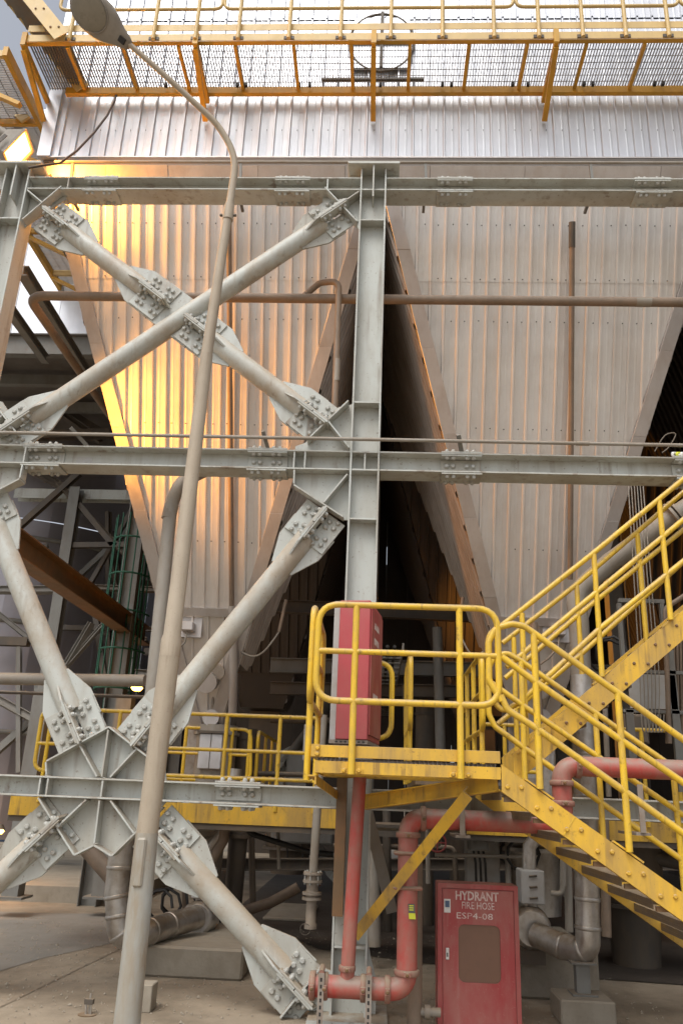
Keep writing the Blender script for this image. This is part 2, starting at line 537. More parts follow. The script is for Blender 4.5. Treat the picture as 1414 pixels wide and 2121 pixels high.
def splice(T, x, zb, hl=0.19, hd=HD, y=YF, web=True):
    """bolted splice: cover plates on web and both flanges"""
    z0, z1 = zb
    zm = (z0 + z1) / 2
    hh = (z1 - z0) / 2 - BT
    xs = (-0.135, -0.075, 0.055, 0.115)
    if web:
        p = MB().box(x - hl, x + hl, y - 0.023, y - 0.008, zm - hh * 0.78, zm + hh * 0.78).build('splice_plate', 'steel', T, bevel=0.002)
        for dx in xs:
            bolt((x + dx, y - 0.023, zm), (0, -1, 0), p)
    p = MB().box(x - hl, x + hl, y - hd + 0.004, y + hd - 0.004, z0 - 0.017, z0 - 0.001).build('splice_plate', 'steel', T, bevel=0.002)
    for dx in xs:
        for dy in (-0.085, 0.07):
            bolt((x + dx, y + dy, z0 - 0.017), (0, 0, -1), p, NUT)
    p = MB().box(x - hl, x + hl, y - hd + 0.004, y + hd - 0.004, z1 + 0.001, z1 + 0.017).build('splice_plate', 'steel', T, bevel=0.002)
    for dx in xs:
        bolt((x + dx, y - 0.085, z1 + 0.017), (0, 0, 1), p, NUT)
    # lower cover inside top flange
    p = MB().box(x - hl, x + hl, y - hd + 0.006, y - 0.026, z1 - BT - 0.014, z1 - BT - 0.001).build('splice_plate', 'steel', T)
    for dx in xs:
        bolt((x + dx, y - 0.085, z1 - BT - 0.014), (0, 0, -1), p)


def X(px, py, Y=YF): return V(px, py, Y).x


e = 0.142
mb1 = beam(XL + e, XC - e, ZB_top, 'grey steel beam at mid height between the two hopper columns, crossing the orange lit hopper', (X(62, 950), X(612, 950), X(634, 950)))
splice(mb1, X(96, 950), ZB_top); splice(mb1, X(556, 955), ZB_top)
MB().box(X(161, 950), X(193, 950), YF - 0.012, YF - 0.0075, ZB_top[0] + 0.06, ZB_top[0] + 0.125).build('label_plate', 'panel_grey', mb1)
mb2 = beam(XC + e, XR - e, ZB_top, 'grey steel beam at mid height crossing the right hopper', ())
splice(mb2, X(953, 958), ZB_top)
splice(mb2, X(1430, 962), ZB_top)
mb3 = beam(XL - 2.5, XL - e, ZB_top, 'grey steel beam running off at mid height past the outer column')
tb1 = beam(XL + e, XC - e, ZU, 'grey steel beam along the top of the left hopper with amber glow at its end', (X(150, 392),X(680, 386)))
splice(tb1, X(215, 392), ZU); splice(tb1, X(608, 388), ZU)
tb2 = beam(XC + e, XR - e, ZU, 'grey steel beam along the top of the right hopper')
splice(tb2, X(940, 388), ZU); splice(tb2, X(1344, 390), ZU)
tb3 = beam(XR + e, XR + 3.5, ZU, 'grey steel beam on past the right column under the upper wall')
lb1 = beam(XL + e, XC - e, ZLo, 'grey steel beam low down, carrying the star shaped gusset', (X(92, 1635), X(108, 1635), X(220, 1635), X(342, 1638)))
splice(lb1, X(495, 1650), ZLo)
lb2 = beam(XC + e, XR - e, ZLo, 'grey steel beam low down behind the yellow stairs')
lb3 = beam(XL - 2.5, XL - e, ZLo, 'grey steel beam low down past the outer column')

GX = {}


def brace_end(T, J, D, hwid=0.235, fin=True, bolts=True, dust=False):
    """cruciform bolted end. J joint centre, D unit direction from joint towards the tube, in the frame plane"""
    J = Vector(J); D = Vector(D).normalized()
    N = Vector((0, -1, 0))
    A = D.cross(N)

    def q(u, v, w=0.0):
        return J + D * u + A * v + N * w
    wing = MB().prism([q(0.004, hwid, -0.011), q(0.24, hwid * 0.98, -0.011), q(0.50, 0.115, -0.011), q(0.50, -0.115, -0.011), q(0.24, -hwid * 0.98, -0.011), q(0.004, -hwid, -0.011)], N * 0.022)
    w = wing.build('wing_plate', 'steel', T, bevel=0.003)
    for sg in (-1, 1):
        for front in ((1, -1) if sg == 1 else (1,)):
            v0, v1 = sg * 0.036, sg * (hwid - 0.012)
            f0 = 0.0115 if front == 1 else -0.0115
            p = MB().prism([q(-0.175, v0, f0), q(0.175, v0, f0), q(0.175, v1, f0), q(-0.175, v1, f0)], N * 0.016 * front)
            p = p.build('splice_plate', 'steel', T, bevel=0.002)
            if bolts and front == 1:
                for uc in (-0.098, 0.098):
                    for du, vv in ((-0.032, 0.085), (0.032, 0.085), (-0.032, 0.155), (0.032, 0.155)):
                        o = bolt(q(uc + du + (0.02 if vv > 0.1 else -0.015) * sg, sg * (vv + 0.003), 0.0275), N, p)
    if fin:
        f = MB().prism([q(0.004, 0.01, 0.03), q(0.50, 0.01, 0.03), q(0.42, 0.01, 0.075), q(0.22, 0.01, 0.17), q(0.004, 0.01, 0.17)], A * -0.02)
        f.build('fin_plate', 'steel', T, bevel=0.002)
        f2 = MB().prism([q(-0.004, 0.01, 0.012), q(-0.004, 0.01, 0.17), q(-0.19, 0.01, 0.17), q(-0.22, 0.01, 0.012)], A * -0.02)
        f2.build('fin_plate', 'steel', T, bevel=0.002)
        for sg in (-1, 1):
            p = MB().prism([q(-0.175, sg * 0.0105, 0.045), q(0.175, sg * 0.0105, 0.045), q(0.175, sg * 0.0105, 0.165), q(-0.175, sg * 0.0105, 0.165)], A * sg * 0.015)
            p = p.build('splice_plate', 'tube', T, bevel=0.002)
            if bolts:
                for du in (-0.135, -0.07, 0.07, 0.135):
                    for ww in (0.075, 0.13):
                        bolt(q(du, sg * 0.0255, ww), A * sg, p, NUT)


def brace(J0, J1, label, ends=(True, True), r=0.1, mat='tube', tube_u=0.13, extra=0.0):
    J0, J1 = Vector(J0), Vector(J1)
    d = (J1 - J0).normalized()
    T = thing('diagonal_brace', label, 'brace', tuple(J0))
    a = J0 + d * (tube_u if ends[0] else -extra)
    b = J1 - d * (tube_u if ends[1] else -extra)
    MB().tube([a, b], r, 24).build('tube', mat, T)
    if ends[0]: brace_end(T, J0, d)
    if ends[1]: brace_end(T, J1, -d)
    return T


def W(x, y): return V(x, y, YF)


def Mx(p):  # mirror about the bay centre
    return Vector((XL + XC - p[0], p[1], p[2]))


B_ = W(690, 452); E_ = W(650, 866)
A_ = Mx(B_); D_ = Mx(E_)
A_m = W(124, 466); D_m = W(42, 884)
print('mirror check', A_, A_m, D_, D_m)
A_ = A_m; D_ = D_m
brace(B_, D_, 'long pale tubular brace rising to the right, unbroken across the upper cross')
C1, C2 = W(322, 618), W(414, 690)
ax = (E_ - A_).normalized()
mid = W(372, 652)


def on_line(p):
    return A_ + ax * (p - A_).dot(ax)


C1, C2 = on_line(C1), on_line(C2)
brace(A_, C1, 'short tubular brace from below the flood lamp down to the middle of the upper cross')
brace(E_, C2, 'short tubular brace from the middle of the upper cross down to the centre column')
# centre plate of the upper cross belongs to a node of its own
node = thing('cross_node', 'bolted plate joining the halves of the brace at the middle of the upper cross', 'gusset', tuple((C1 + C2) / 2))
An = ax.cross(Vector((0, -1, 0)))
hl = (C2 - C1).length / 2
cc = (C1 + C2) / 2
MB().prism([cc + ax * (u * (hl - 0.004)) + An * (v * 0.235) + Vector((0, 0.011, 0)) for u, v in ((-1, -1), (1, -1), (1, 1), (-1, 1))], (0, -0.022, 0)).build('gusset_plate', 'steel', node)


# gussets on the columns
def gusset(T, poly, ribs, y=YF, th=0.022, depth=0.12, mat='steel', mir=None, name='gusset_plate'):
    f = (lambda p: Mx(p)) if mir else (lambda p: p)
    pl = [f(p) for p in poly]
    G = MB().prism([p + Vector((0, th / 2, 0)) for p in pl], (0, -th, 0)).build(name, mat, T, bevel=0.002)
    for a, b in ribs:
        a, b = f(a), f(b)
        d = (b - a).normalized()
        c = Vector((0, y - 0.012 - depth / 2, 0))
        pa = Vector((a.x, y - 0.0115 - depth / 2, a.z)); pb = Vector((b.x, y - 0.0115 - depth / 2, b.z))
        MB().bar(pa, pb, 0.015, depth, (0, 1, 0)).build('stiffener', mat, G, bevel=0.002)
    return G


xe = XC - e
def We(x, y):
    return W(x, y)
polyE1 = [Vector((xe, YF, ZB_top[1] + 0.001)), Vector((xe, YF, W(724, 838).z)), W(700, 845), W(632, 918), W(612, 925) * 1.0, Vector((W(612, 925).x, YF, ZB_top[1] + 0.001))]
ribE1 = [(W(722, 842), W(638, 922)), (W(681, 884), Vector((xe - 0.01, YF, ZB_top[1] + 0.03)))]
polyE2 = [Vector((W(612, 990).x, YF, ZB_top[0] - 0.001)), Vector((W(611, 1015).x, YF, W(611, 1015).z)), W(662, 1043), W(713, 1078), Vector((xe, YF, W(724, 1078).z)), Vector((xe, YF, ZB_top[0] - 0.001))]
ribE2 = [(W(611, 1014), W(712, 1080)), (W(672, 1050), W(720, 992)), (Vector((W(611, 1).x, YF, ZB_top[0] - 0.01)), W(611, 1014))]
ribE2[2] = (Vector((W(611, 1000).x, YF, ZB_top[0] - 0.01)), W(611, 1012))
for T, mir in ((ccol, None), (lcol, True)):
    gusset(T, polyE1, ribE1, mir=mir)
    gusset(T, polyE2, ribE2, mir=mir)
polyB = [Vector((xe, YF, ZU[0] - 0.001)), Vector((xe, YF, W(745, 478).z)), W(738, 470), W(672, 418), W(668, 420), Vector((W(668, 415).x, YF, ZU[0] - 0.001))]
ribB = [(W(739, 474), W(674, 404)), (W(707, 438), Vector((xe - 0.01, YF, ZU[0] - 0.02)))]
for T, mir in ((ccol, None), (lcol, True)):
    gusset(T, polyB, ribB, mir=mir)

# lower cross: star gusset on the low beam
b0, b1 = ZLo
def Zat(px, py, z):
    p = W(px, py); return Vector((p.x, YF, z))
star_up = [Zat(93, 1612, b1 + 0.001), W(108, 1578), W(170, 1541), W(235, 1506), W(290, 1545), W(343, 1592), Zat(346, 1615, b1 + 0.001)]
star_dn = [Zat(345, 1665, b0 - 0.001), W(300, 1712), W(241, 1772), W(205, 1749), W(165, 1770), W(128, 1712), Zat(90, 1657, b0 - 0.001)]
gusset(lb1, star_up, [(W(108, 1578), W(235, 1508)), (W(235, 1508), W(343, 1592)), (W(234, 1514), Zat(221, 1608, b1 + 0.01)), (W(176, 1546), Zat(211, 1608, b1 + 0.01)), (W(292, 1552), Zat(238, 1608, b1 + 0.01)),
                      (W(107, 1580), Zat(108, 1608, b1 + 0.01))])
gusset(lb1, star_dn, [(Zat(90, 1662, b0 - 0.01), W(165, 1769)), (W(165, 1769), W(205, 1749)), (W(205, 1749), W(241, 1771)), (W(241, 1771), W(342, 1672)),
                      (W(206, 1745), Zat(216, 1662, b0 - 0.01)), (W(128, 1714), Zat(188, 1662, b0 - 0.01)), (W(286, 1724), Zat(238, 1662, b0 - 0.01))])
F2 = W(168, 1512); G2 = W(312, 1512)
F2 = W(172, 1528) ; G2 = W(296, 1538)
Fj, Gj = W(-20, 1058), W(652, 1092)
H2, I2 = W(124, 1722), W(312, 1734)
Ij = W(614, 2040)
Hj = Mx(Ij)
F2b = W(160, 1502) ; G2b = W(312, 1510)
brace(Fj, F2b, 'steep tubular brace from the outer column down to the star gusset')
brace(Gj, G2b, 'long dusty tubular brace from the centre column down left to the star gusset')
brace(Hj, W(100, 1726), 'tubular brace running down to the left from the star gusset')
brace(Ij, W(346, 1742), 'tubular brace from the star gusset down to the foot of the centre column')
# foot gusset of centre column
polyI = [Vector((xe, YF, 0.05)), Vector((xe, YF, W(680, 2010).z)), W(664, 2000), W(585, 2098), W(600, 2125) + Vector((0, 0, 0)), Vector((W(600, 2125).x, YF, 0.05))]
gusset(ccol, polyI, [(W(666, 1998), W(584, 2100))])
gusset(lcol, polyI, [], mir=True)
polyI2 = [Vector((XC + e, YF, 0.05)), Vector((XC + e, YF, W(745, 1950).z)), W(768, 1985), W(780, 2030), W(776, 2120), Vector((W(776, 2120).x, YF, 0.05))]
gusset(ccol, polyI2, [])


# right bay braces (hidden mostly) left out: the photo shows none

# ---------------------------------------------------------------- cladding
def clip(poly, a, b, c):
    """keep a*u+b*v<=c"""
    out = []
    n = len(poly)
    for i in range(n):
        p, q = poly[i], poly[(i + 1) % n]
        fp, fq = a * p[0] + b * p[1] - c, a * q[0] + b * q[1] - c
        if fp <= 1e-9: out.append(p)
        if (fp < -1e-9 and fq > 1e-9) or (fp > 1e-9 and fq < -1e-9):
            t = fp / (fp - fq)
            out.append((p[0] + (q[0] - p[0]) * t, p[1] + (q[1] - p[1]) * t))
    return out


def cladding(T, O, U, D, N, u0, u1, v0, v1, kl, kr, pitch, per, mat, rib_h=0.032, rib_w=0.03, rows=None, name='cladding_panel', phase=0.0, joined=False, mini=True):
    """ribbed sheets. u along U from u0..u1 at v=v0; left edge u=u0+kl*(v-v0), right edge u=u1-kr*(v-v0); D down slope, N outward"""
    O, U, D, N = Vector(O), Vector(U), Vector(D), Vector(N)
    rows = rows or [v0, v1]
    n = int(math.ceil((u1 - u0) / pitch))
    J = MB()
    k = 0
    for ri in range(len(rows) - 1):
        ra, rb = rows[ri], rows[ri + 1]
        ra_ = ra - (0.03 if ri else 0)
        lift0 = 0.0 if ri == 0 else -0.004
        i = 0
        while i < n:
            mb = MB()
            for j in range(i, min(n, i + per)):
                a = u0 + phase + j * pitch
                lift = lift0 + (0.002 if j == i else 0)
                bp = [(a, 0), (a + rib_w * 0.35, rib_h), (a + rib_w, rib_h), (a + rib_w * 1.35, 0)]
                if mini:
                    for fr in (0.56,):
                        c0 = a + pitch * fr
                        bp += [(c0, 0), (c0 + 0.008, 0.0016), (c0 + 0.022, 0.0016), (c0 + 0.03, 0)]
                bp += [(a + pitch, 0)]
                if j == min(n, i + per) - 1:
                    bp[-1] = (a + pitch + 0.004, 0)
                for (ua, ha), (ub, hb) in zip(bp[:-1], bp[1:]):
                    poly = [(ua, ra_), (ub, ra_), (ub, rb), (ua, rb)]
                    poly = clip(poly, -1, kl, -(u0 - kl * v0)) if kl is not None else poly
                    poly = clip(poly, 1, kr, u1 + kr * v0) if len(poly) > 2 and kr is not None else poly
                    if len(poly) < 3: continue
                    vs = []
                    for (u, v) in poly:
                        h = ha + (hb - ha) * ((u - ua) / (ub - ua)) + lift
                        vs.append(O + U * u + D * v + N * h)
                    (J if joined else mb).add(vs, [tuple(range(len(vs)))])
            if not joined and mb.f:
                build_nofix(mb, name, mat, T)
                k += 1
            i += per
    if joined and J.f:
        o = build_nofix(J, name, mat, T)
        return o


def build_nofix(mb, name, mat, parent):
    me = bpy.data.meshes.new(name)
    o_ = abs_loc(parent)
    me.from_pydata([tuple(v - o_) for v in mb.v], [], mb.f)
    me.materials.append(M[mat])
    o = bpy.data.objects.new(name, me)
    COL.objects.link(o)
    o.parent = parent
    return o


def screws(T, pts, N, mat='black', s=0.009):
    b = MB()
    N = Vector(N)
    a = N.orthogonal().normalized() * s
    c = N.cross(a)
    for p in pts:
        p = Vector(p)
        b.add([p - a + N * 0.002, p - c + N * 0.002, p + a + N * 0.002, p + c + N * 0.002, p + N * 0.012], [(0, 1, 4), (1, 2, 4), (2, 3, 4), (3, 0, 4)])
    o = b.build('screw', mat, T)
    o['kind'] = 'stuff'
    return o


# hoppers ---------------------------------------------------------------
ZT, YT = 8.45, 7.75
TAN = math.tan(R(22.2))
KX = 0.297
HWT = 1.98
DEP = 5.0
ZBOT = 3.72


def hopper(xc, y0, label, detail, group=None, mats='clad', side='clad_dark'):
    T = thing('ash_hopper', label, 'hopper', (xc, y0, ZT), group)
    cs = math.cos(R(22.2)); sn = math.sin(R(22.2))
    D = Vector((0, sn, -cs)); N = Vector((0, -cs, -sn)); U = Vector((1, 0, 0))
    H = (ZT - ZBOT) / cs
    H2 = (ZT - 2.35) / cs
    O = Vector((xc, y0, ZT))
    kv = KX * cs
    fl = 0.15
    seam = (ZT - 7.42) / cs
    cladding(T, O, U, D, N, -HWT + 0.02, HWT - 0.02, 0, H, kv, kv, 0.167, 2, mats, rows=[0, seam, H] if detail else [0, H], joined=not detail, phase=0.06)
    if detail:
        # lower cover and skirt below the ledge
        MB().prism([O + U * (-HWT + kv * H + 0.02) + D * (H - 0.03) + N * 0.05, O + U * (HWT - kv * H - 0.02) + D * (H - 0.03) + N * 0.05,
                    O + U * (HWT - kv * H - 0.03) + D * (H + 0.07) + N * 0.05, O + U * (-HWT + kv * H + 0.03) + D * (H + 0.07) + N * 0.05], N * -0.05).build('ledge_trim', 'flash', T)
        cladding(T, O, U, D, N, -HWT + kv * H, HWT - kv * H, H + 0.07, H2, kv, kv, 0.19, 2, mats, rows=[H + 0.07, H + 0.75, H2], mini=False)
        pts = []
        for py, s in ((466, 1), (578, 1), (666, 1), (888, 1), (1136, 1)):
            v = None
            r_ = FWD + RIGHT * ((1000 - 707) / FPX) + UP * ((1060.5 - py) / FPX)
            kk = (y0 + (ZT - EYE.z) * TAN - EYE.y) / (r_.y + r_.z * TAN)
            z = (EYE + r_ * kk).z
            v = (ZT - z) / cs
            u = -HWT + kv * v + 0.2
            u = -HWT + 0.02 + 0.06 + 0.104 + math.ceil((u + HWT) / 0.167) * 0.167
            while u < HWT - kv * v - 0.18:
                pts.append(O + U * (u + random.uniform(-.006, .006)) + D * (v + random.uniform(-.006, .006)) + N * 0.003)
                u += 0.167
        screws(T, pts, N)
        # edge flashings, lapped segments
        for sg in (-1, 1):
            cuts = [0, 0.75, 1.9, 2.9, 3.9, 4.85, 5.45, H2]
            for a, b in zip(cuts[:-1], cuts[1:]):
                pr = 0.046 + random.uniform(0, 0.003)
                def eu(v): return sg * (HWT - kv * v)
                q = [O + U * (eu(a) + sg * 0.01) + D * a + N * pr, O + U * (eu(b) + sg * 0.01) + D * b + N * pr,
                     O + U * (eu(b) - sg * fl) + D * b + N * pr, O + U * (eu(a) - sg * fl) + D * a + N * pr]
                MB().prism(q, N * -0.04).build('edge_flashing', 'flash', T, bevel=0.003)
    # side faces: slope inwards in x and taper in y
    for sg in (-1, 1):
        L = math.hypot(KX, 1)
        Ds = Vector((-sg * KX / L, 0, -1 / L)); Ns = Vector((sg / L, 0, -KX / L)); Us = Vector((0, 1, 0))
        Hs = (ZT - 2.35) * L
        k2 = TAN / L
        Hm = (ZT - ZBOT + 0.6) * L
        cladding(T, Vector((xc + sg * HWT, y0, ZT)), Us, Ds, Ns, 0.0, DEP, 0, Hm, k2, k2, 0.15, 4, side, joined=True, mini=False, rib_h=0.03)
        b = MB()
        b.add([Vector((xc + sg * HWT, y0, ZT)) + Us * (k2 * Hm) + Ds * Hm, Vector((xc + sg * HWT, y0, ZT)) + Us * (DEP - k2 * Hm) + Ds * Hm,
               Vector((xc + sg * (HWT - 5.4 * KX - .35), y0 + TAN * 6.1, 2.35)), Vector((xc + sg * (HWT - 5.4 * KX-.35), y0 + TAN * 5.9, 2.35))], [(0, 1, 2, 3)])
    # back face and liner
    b = MB()
    def P(sx, sy, z):
        h = HWT - KX * (ZT - z)
        yy = y0 + TAN * (ZT - z) + 0.03 if sy < 0 else y0 + DEP - TAN * (ZT - z)
        return (xc + sx * h * 0.99, yy, z)
    z2 = ZBOT - 0.6
    b.add([P(-1, -1, ZT), P(1, -1, ZT), P(1, 1, ZT), P(-1, 1, ZT), P(-1, -1, z2), P(1, -1, z2), P(1, 1, z2), P(-1, 1, z2)],
          [(0, 1, 5, 4), (2, 3, 7, 6), (4, 5, 6, 7)])
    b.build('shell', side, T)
    # throat and outlet
    hb = HWT - KX * (ZT - 3.1)
    yb = y0 + TAN * (ZT - 3.1)
    MB().prism([(xc - 0.28, yb + 0.42, 3.1), (xc + 0.28, yb + 0.42, 3.1), (xc + 0.28, yb + 0.9, 3.1), (xc - 0.28, yb + 0.9, 3.1)], (0, 0, -1.5)).build('outlet', 'dark_steel' if not detail else 'jacket', T)
    return T


XH1, XH2 = -2.1, 1.89
hp1 = hopper(XH1, YT, 'silver brown ribbed hopper on the left, glowing yellow from the assumed second flood lamp', True, side='clad_side')
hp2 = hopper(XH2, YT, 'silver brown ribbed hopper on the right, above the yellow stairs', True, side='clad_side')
hp3 = hopper(XH2 + PER + 0.03, YT, 'ribbed hopper beyond the right column, its dark side in view', False)
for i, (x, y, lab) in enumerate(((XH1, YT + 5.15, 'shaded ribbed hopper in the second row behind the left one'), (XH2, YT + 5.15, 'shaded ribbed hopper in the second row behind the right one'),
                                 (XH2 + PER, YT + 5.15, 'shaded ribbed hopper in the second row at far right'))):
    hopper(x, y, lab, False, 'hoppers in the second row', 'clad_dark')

# ledge above hoppers, soffit, upper casing --------------------------------
YW = 7.92
ZW0 = V(800, 327, YW).z
XWL = V(86, 330, YW).x
cas = thing('casing_wall', 'ribbed bright metal wall of the upper casing above the hoppers', 'building', (0, YW, ZW0))
U = Vector((1, 0, 0)); Dn = Vector((0, 0, -1)); Nf = Vector((0, -1, 0))
ZWT = 17.5
cladding(cas, Vector((XWL, YW, ZWT)), U, Dn, Nf, 0, 11.5, 0, ZWT - ZW0, None, None, 0.192, 3, 'clad_hi', rib_h=0.03, rib_w=0.026, rows=[0, 3.0, 6.2, ZWT - ZW0])
MB().box(XWL, XWL + 11.5, YW - 0.028, YW + 0.03, ZW0 - 0.02, ZW0 - 0.002).build('bottom_trim', 'flash', cas)
# left return wall of casing
cladding(cas, Vector((XWL, YW, ZWT)), Vector((0, 1, 0)), Dn, Vector((-1, 0, 0)), 0.05, 16, 0, ZWT - ZW0, None, None, 0.192, 40, 'clad_hi', joined=True, mini=False)
MB().box(XWL - 0.045, XWL + 0.12, YW - 0.045, YW + 0.1, ZW0 - 0.01, ZWT).build('corner_trim', 'clad_hi', cas)
MB().add([(XWL, YW + 0.03, ZWT), (XWL + 11.5, YW + 0.03, ZWT), (XWL + 11.5, YW + 16, ZWT), (XWL, YW + 16, ZWT)], [(0, 1, 2, 3)]).build('roof', 'soffit', cas)
MB().box(XWL + 0.02, XWL + 11.5, YW + 0.02, YW + 16, ZW0 - 0.05, ZW0 - 0.021).build('soffit', 'soffit', cas)
pts = []
zs = V(800, 270, YW).z
for i in range(58):
    pts.append(Vector((XWL + 0.115 + i * 0.192, YW - 0.002, zs)))
screws(cas, pts, Nf, s=0.008)
# inspection hatch behind the grating
hz = V(790, 95, YW)
hat = []
for i in range(28):
    a = 2 * math.pi * i / 28
    hat.append(Vector((hz.x + 0.42 * math.cos(a), YW - 0.05, hz.z + 0.62 * math.sin(a) * 0.8)))
MB().tube(hat, 0.018, 6, closed=True).build('hatch_ring', 'dark_steel', cas)
MB().box(hz.x - 0.36, hz.x + 0.36, YW - 0.06, YW - 0.034, hz.z - 0.44, hz.z + 0.42).build('hatch_cover', 'clad_hi', cas)
MB().box(hz.x - 0.02, hz.x + 0.02, YW - 0.09, YW - 0.061, hz.z - 0.45, hz.z + 0.5).box(hz.x - 0.38, hz.x + 0.4, YW - 0.085, YW - 0.061, hz.z - 0.05, hz.z - 0.01).box(hz.x - .75, hz.x + 0.55, YW - 0.085, YW - 0.036, hz.z - 0.66, hz.z - 0.63).build('hatch_bar', 'dark_steel', cas)

led = thing('ledge_casing', 'flat trim casing between the upper wall and the top beam', 'cladding', (0, 7.6, 8.4))
zl0, zl1 = 8.40, V(1000, 343, 7.6).z
edges = [V(x, 350, 7.66).x for x in (98, 158, 222, 350, 535, 715, 890, 1085, 1365, 1600)]
for i, (a, b) in enumerate(zip(edges[:-1], edges[1:])):
    q_ = 7.60 + (i % 2) * 0.004
    MB().prism([(a + 0.002, q_, zl1), (b - 0.002, q_, zl1), (b - 0.002, q_ + 0.13, zl0), (a + 0.002, q_ + 0.13, zl0)], (0, 0.03, 0)).build('trim_panel', 'flash', led)
MB().box(edges[0], edges[-1], 7.61, 7.90, zl1 + 0.001, zl1 + 0.02).build('ledge', 'soffit', led)
MB().box(edges[0], edges[-1], 7.86, 7.89, zl1 + 0.021, ZW0 - 0.06).build('back_strip', 'soffit', led)

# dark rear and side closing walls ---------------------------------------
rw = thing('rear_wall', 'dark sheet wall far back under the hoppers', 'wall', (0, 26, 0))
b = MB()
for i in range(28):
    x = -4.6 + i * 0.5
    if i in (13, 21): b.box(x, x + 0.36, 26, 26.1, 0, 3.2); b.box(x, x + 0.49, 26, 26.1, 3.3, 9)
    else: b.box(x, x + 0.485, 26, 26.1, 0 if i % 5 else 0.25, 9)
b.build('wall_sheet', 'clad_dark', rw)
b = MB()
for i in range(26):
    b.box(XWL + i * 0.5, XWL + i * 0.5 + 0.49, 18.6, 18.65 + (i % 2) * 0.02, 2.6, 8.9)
b.build('added_curtain', 'clad_dark', rw)  # dark curtain added to blacken the view through the gap between the hoppers
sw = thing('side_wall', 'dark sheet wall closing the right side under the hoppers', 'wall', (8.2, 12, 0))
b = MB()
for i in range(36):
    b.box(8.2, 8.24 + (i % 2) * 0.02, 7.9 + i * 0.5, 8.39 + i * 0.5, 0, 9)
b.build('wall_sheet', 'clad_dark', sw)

# ---------------------------------------------------------------- top catwalk
ZC = 10.02
YC0, YC1 = 7.10, 7.84
XC0 = V(42, 96, YC0).x
cw = thing('catwalk', 'high yellow catwalk with open grating along the upper wall', 'walkway', (0, 7.5, ZC))
XC1 = 4.6
MB().box(XC0 + 0.05, XC1, YC0, YC0 + 0.008, ZC - 0.02, ZC + 0.085).build('front_channel', 'cream', cw)
MB().box(XC0 + 0.05, XC1, YC0 + 0.0085, YC0 + 0.06, ZC - 0.03, ZC - 0.021).build('front_flange', 'orange', cw)
MB().box(XC0 + 0.05, XC1, YC0 + 0.01, YC0 + 0.018, ZC + 0.15, ZC + 0.25).build('toe_board', 'cream', cw)
MB().box(XC0 + 0.3, XC1, YC1 - 0.06, YC1, ZC - 0.10, ZC + 0.0).build('back_channel', 'orange', cw)
ty = [137, 252, 367, 485, 607, 727, 849, 972, 1094, 1217, 1339]
for px in ty:
    x = V(px, 85, YC0).x
    MB().box(x - 0.02, x + 0.02, YC0 + 0.062, YC1 - 0.062, ZC - 0.055, ZC - 0.012).build('cross_member', 'orange', cw)
b = MB()
x = XC0 + 0.08
while x < XC1:
    b.box(x - 0.0025, x + 0.0025, YC0 + 0.06, YC1 - 0.02, ZC - 0.010, ZC + 0.022)
    x += 0.033
y = YC0 + 0.09
while y < YC1:
    b.box(XC0 + 0.08, XC1, y - 0.003, y + 0.003, ZC + 0.015, ZC + 0.021)
    y += 0.09
o = b.build('grating', 'grate', cw); o['kind'] = 'stuff'
# clips under the grating
for px in (345, 362, 492, 510, 620, 642, 770, 788, 916, 935, 1061, 1093, 1209, 1227, 1355, 1372):
    p = V(px, 178, YC1 - 0.1)
    MB().box(p.x - 0.02, p.x + 0.015, YC1 - 0.13, YC1 - 0.09, ZC - 0.05, ZC - 0.0105).build('clip', 'black', cw)
# brackets
for (xt, xb) in ((22, 78), (405, 428), (770, 776), (1145, 1131), (1490, 1440)):
    x = (V(xt, 85, YC0).x + V(xb, 250, YW).x) / 2 if xt > 100 else XC0 + 0.04
    B = MB()
    B.bar((x, YC0 - 0.02, ZC - 0.075), (x, YW - 0.03, ZC - 0.13), 0.05, 0.07, (0, 0, 1))
    B.build('bracket_arm', 'orange', cw)
    B = MB()
    B.bar((x, YC0 + 0.02, ZC - 0.13), (x + 0.0, YW - 0.035, V(776, 255, YW).z), 0.045, 0.06, (1, 0, 0))
    B.build('bracket_strut', 'orange', cw)
    MB().box(x - 0.03, x + 0.03, YC0 - 0.03, YC0 - 0.001, ZC - 0.1, ZC + 0.10).build('bracket_end', 'orange', cw)
# handrail
rail = thing('handrail', 'faded yellow guard rail on the outer edge of the high catwalk', 'railing', (0, YC0, ZC))
for px in (145, 318, 405, 493, 598, 705, 809, 916, 1023, 1116, 1207, 1296, 1385, 1475):
    p = V(px, 75, YC0 - 0.03)
    MB().tube([(p.x, YC0 - 0.03, ZC - 0.03), (p.x, YC0 - 0.03, ZC + 1.1)], 0.024, 10).build('post', 'cream', rail)
    MB().box(p.x - 0.06, p.x + 0.06, YC0 - 0.012, YC0 - 0.002, ZC - 0.015, ZC + 0.03).build('clamp', 'dark_steel', rail)
segs = [(125, 460), (465, 1062), (1068, 1404), (1408, 1700)]
for a, c in segs:
    xa, xb = V(a, 30, YC0).x, V(c, 30, YC0).x
    z0 = V(700, 17, YC0 - 0.03).z
    pts = fillet_closed([(xa, YC0 - 0.03, z0), (xb, YC0 - 0.03, z0), (xb, YC0 - 0.03, ZC + 1.1), (xa, YC0 - 0.03, ZC + 1.1)], 0.1)
    MB().tube(pts, 0.02, 10, closed=True).build('rail', 'cream', rail)
    MB().tube([(xa, YC0 - 0.03, (z0 + ZC + 1.1) / 2), (xb, YC0 - 0.03, (z0 + ZC + 1.1) / 2)], 0.02, 10).build('rail', 'cream', rail)

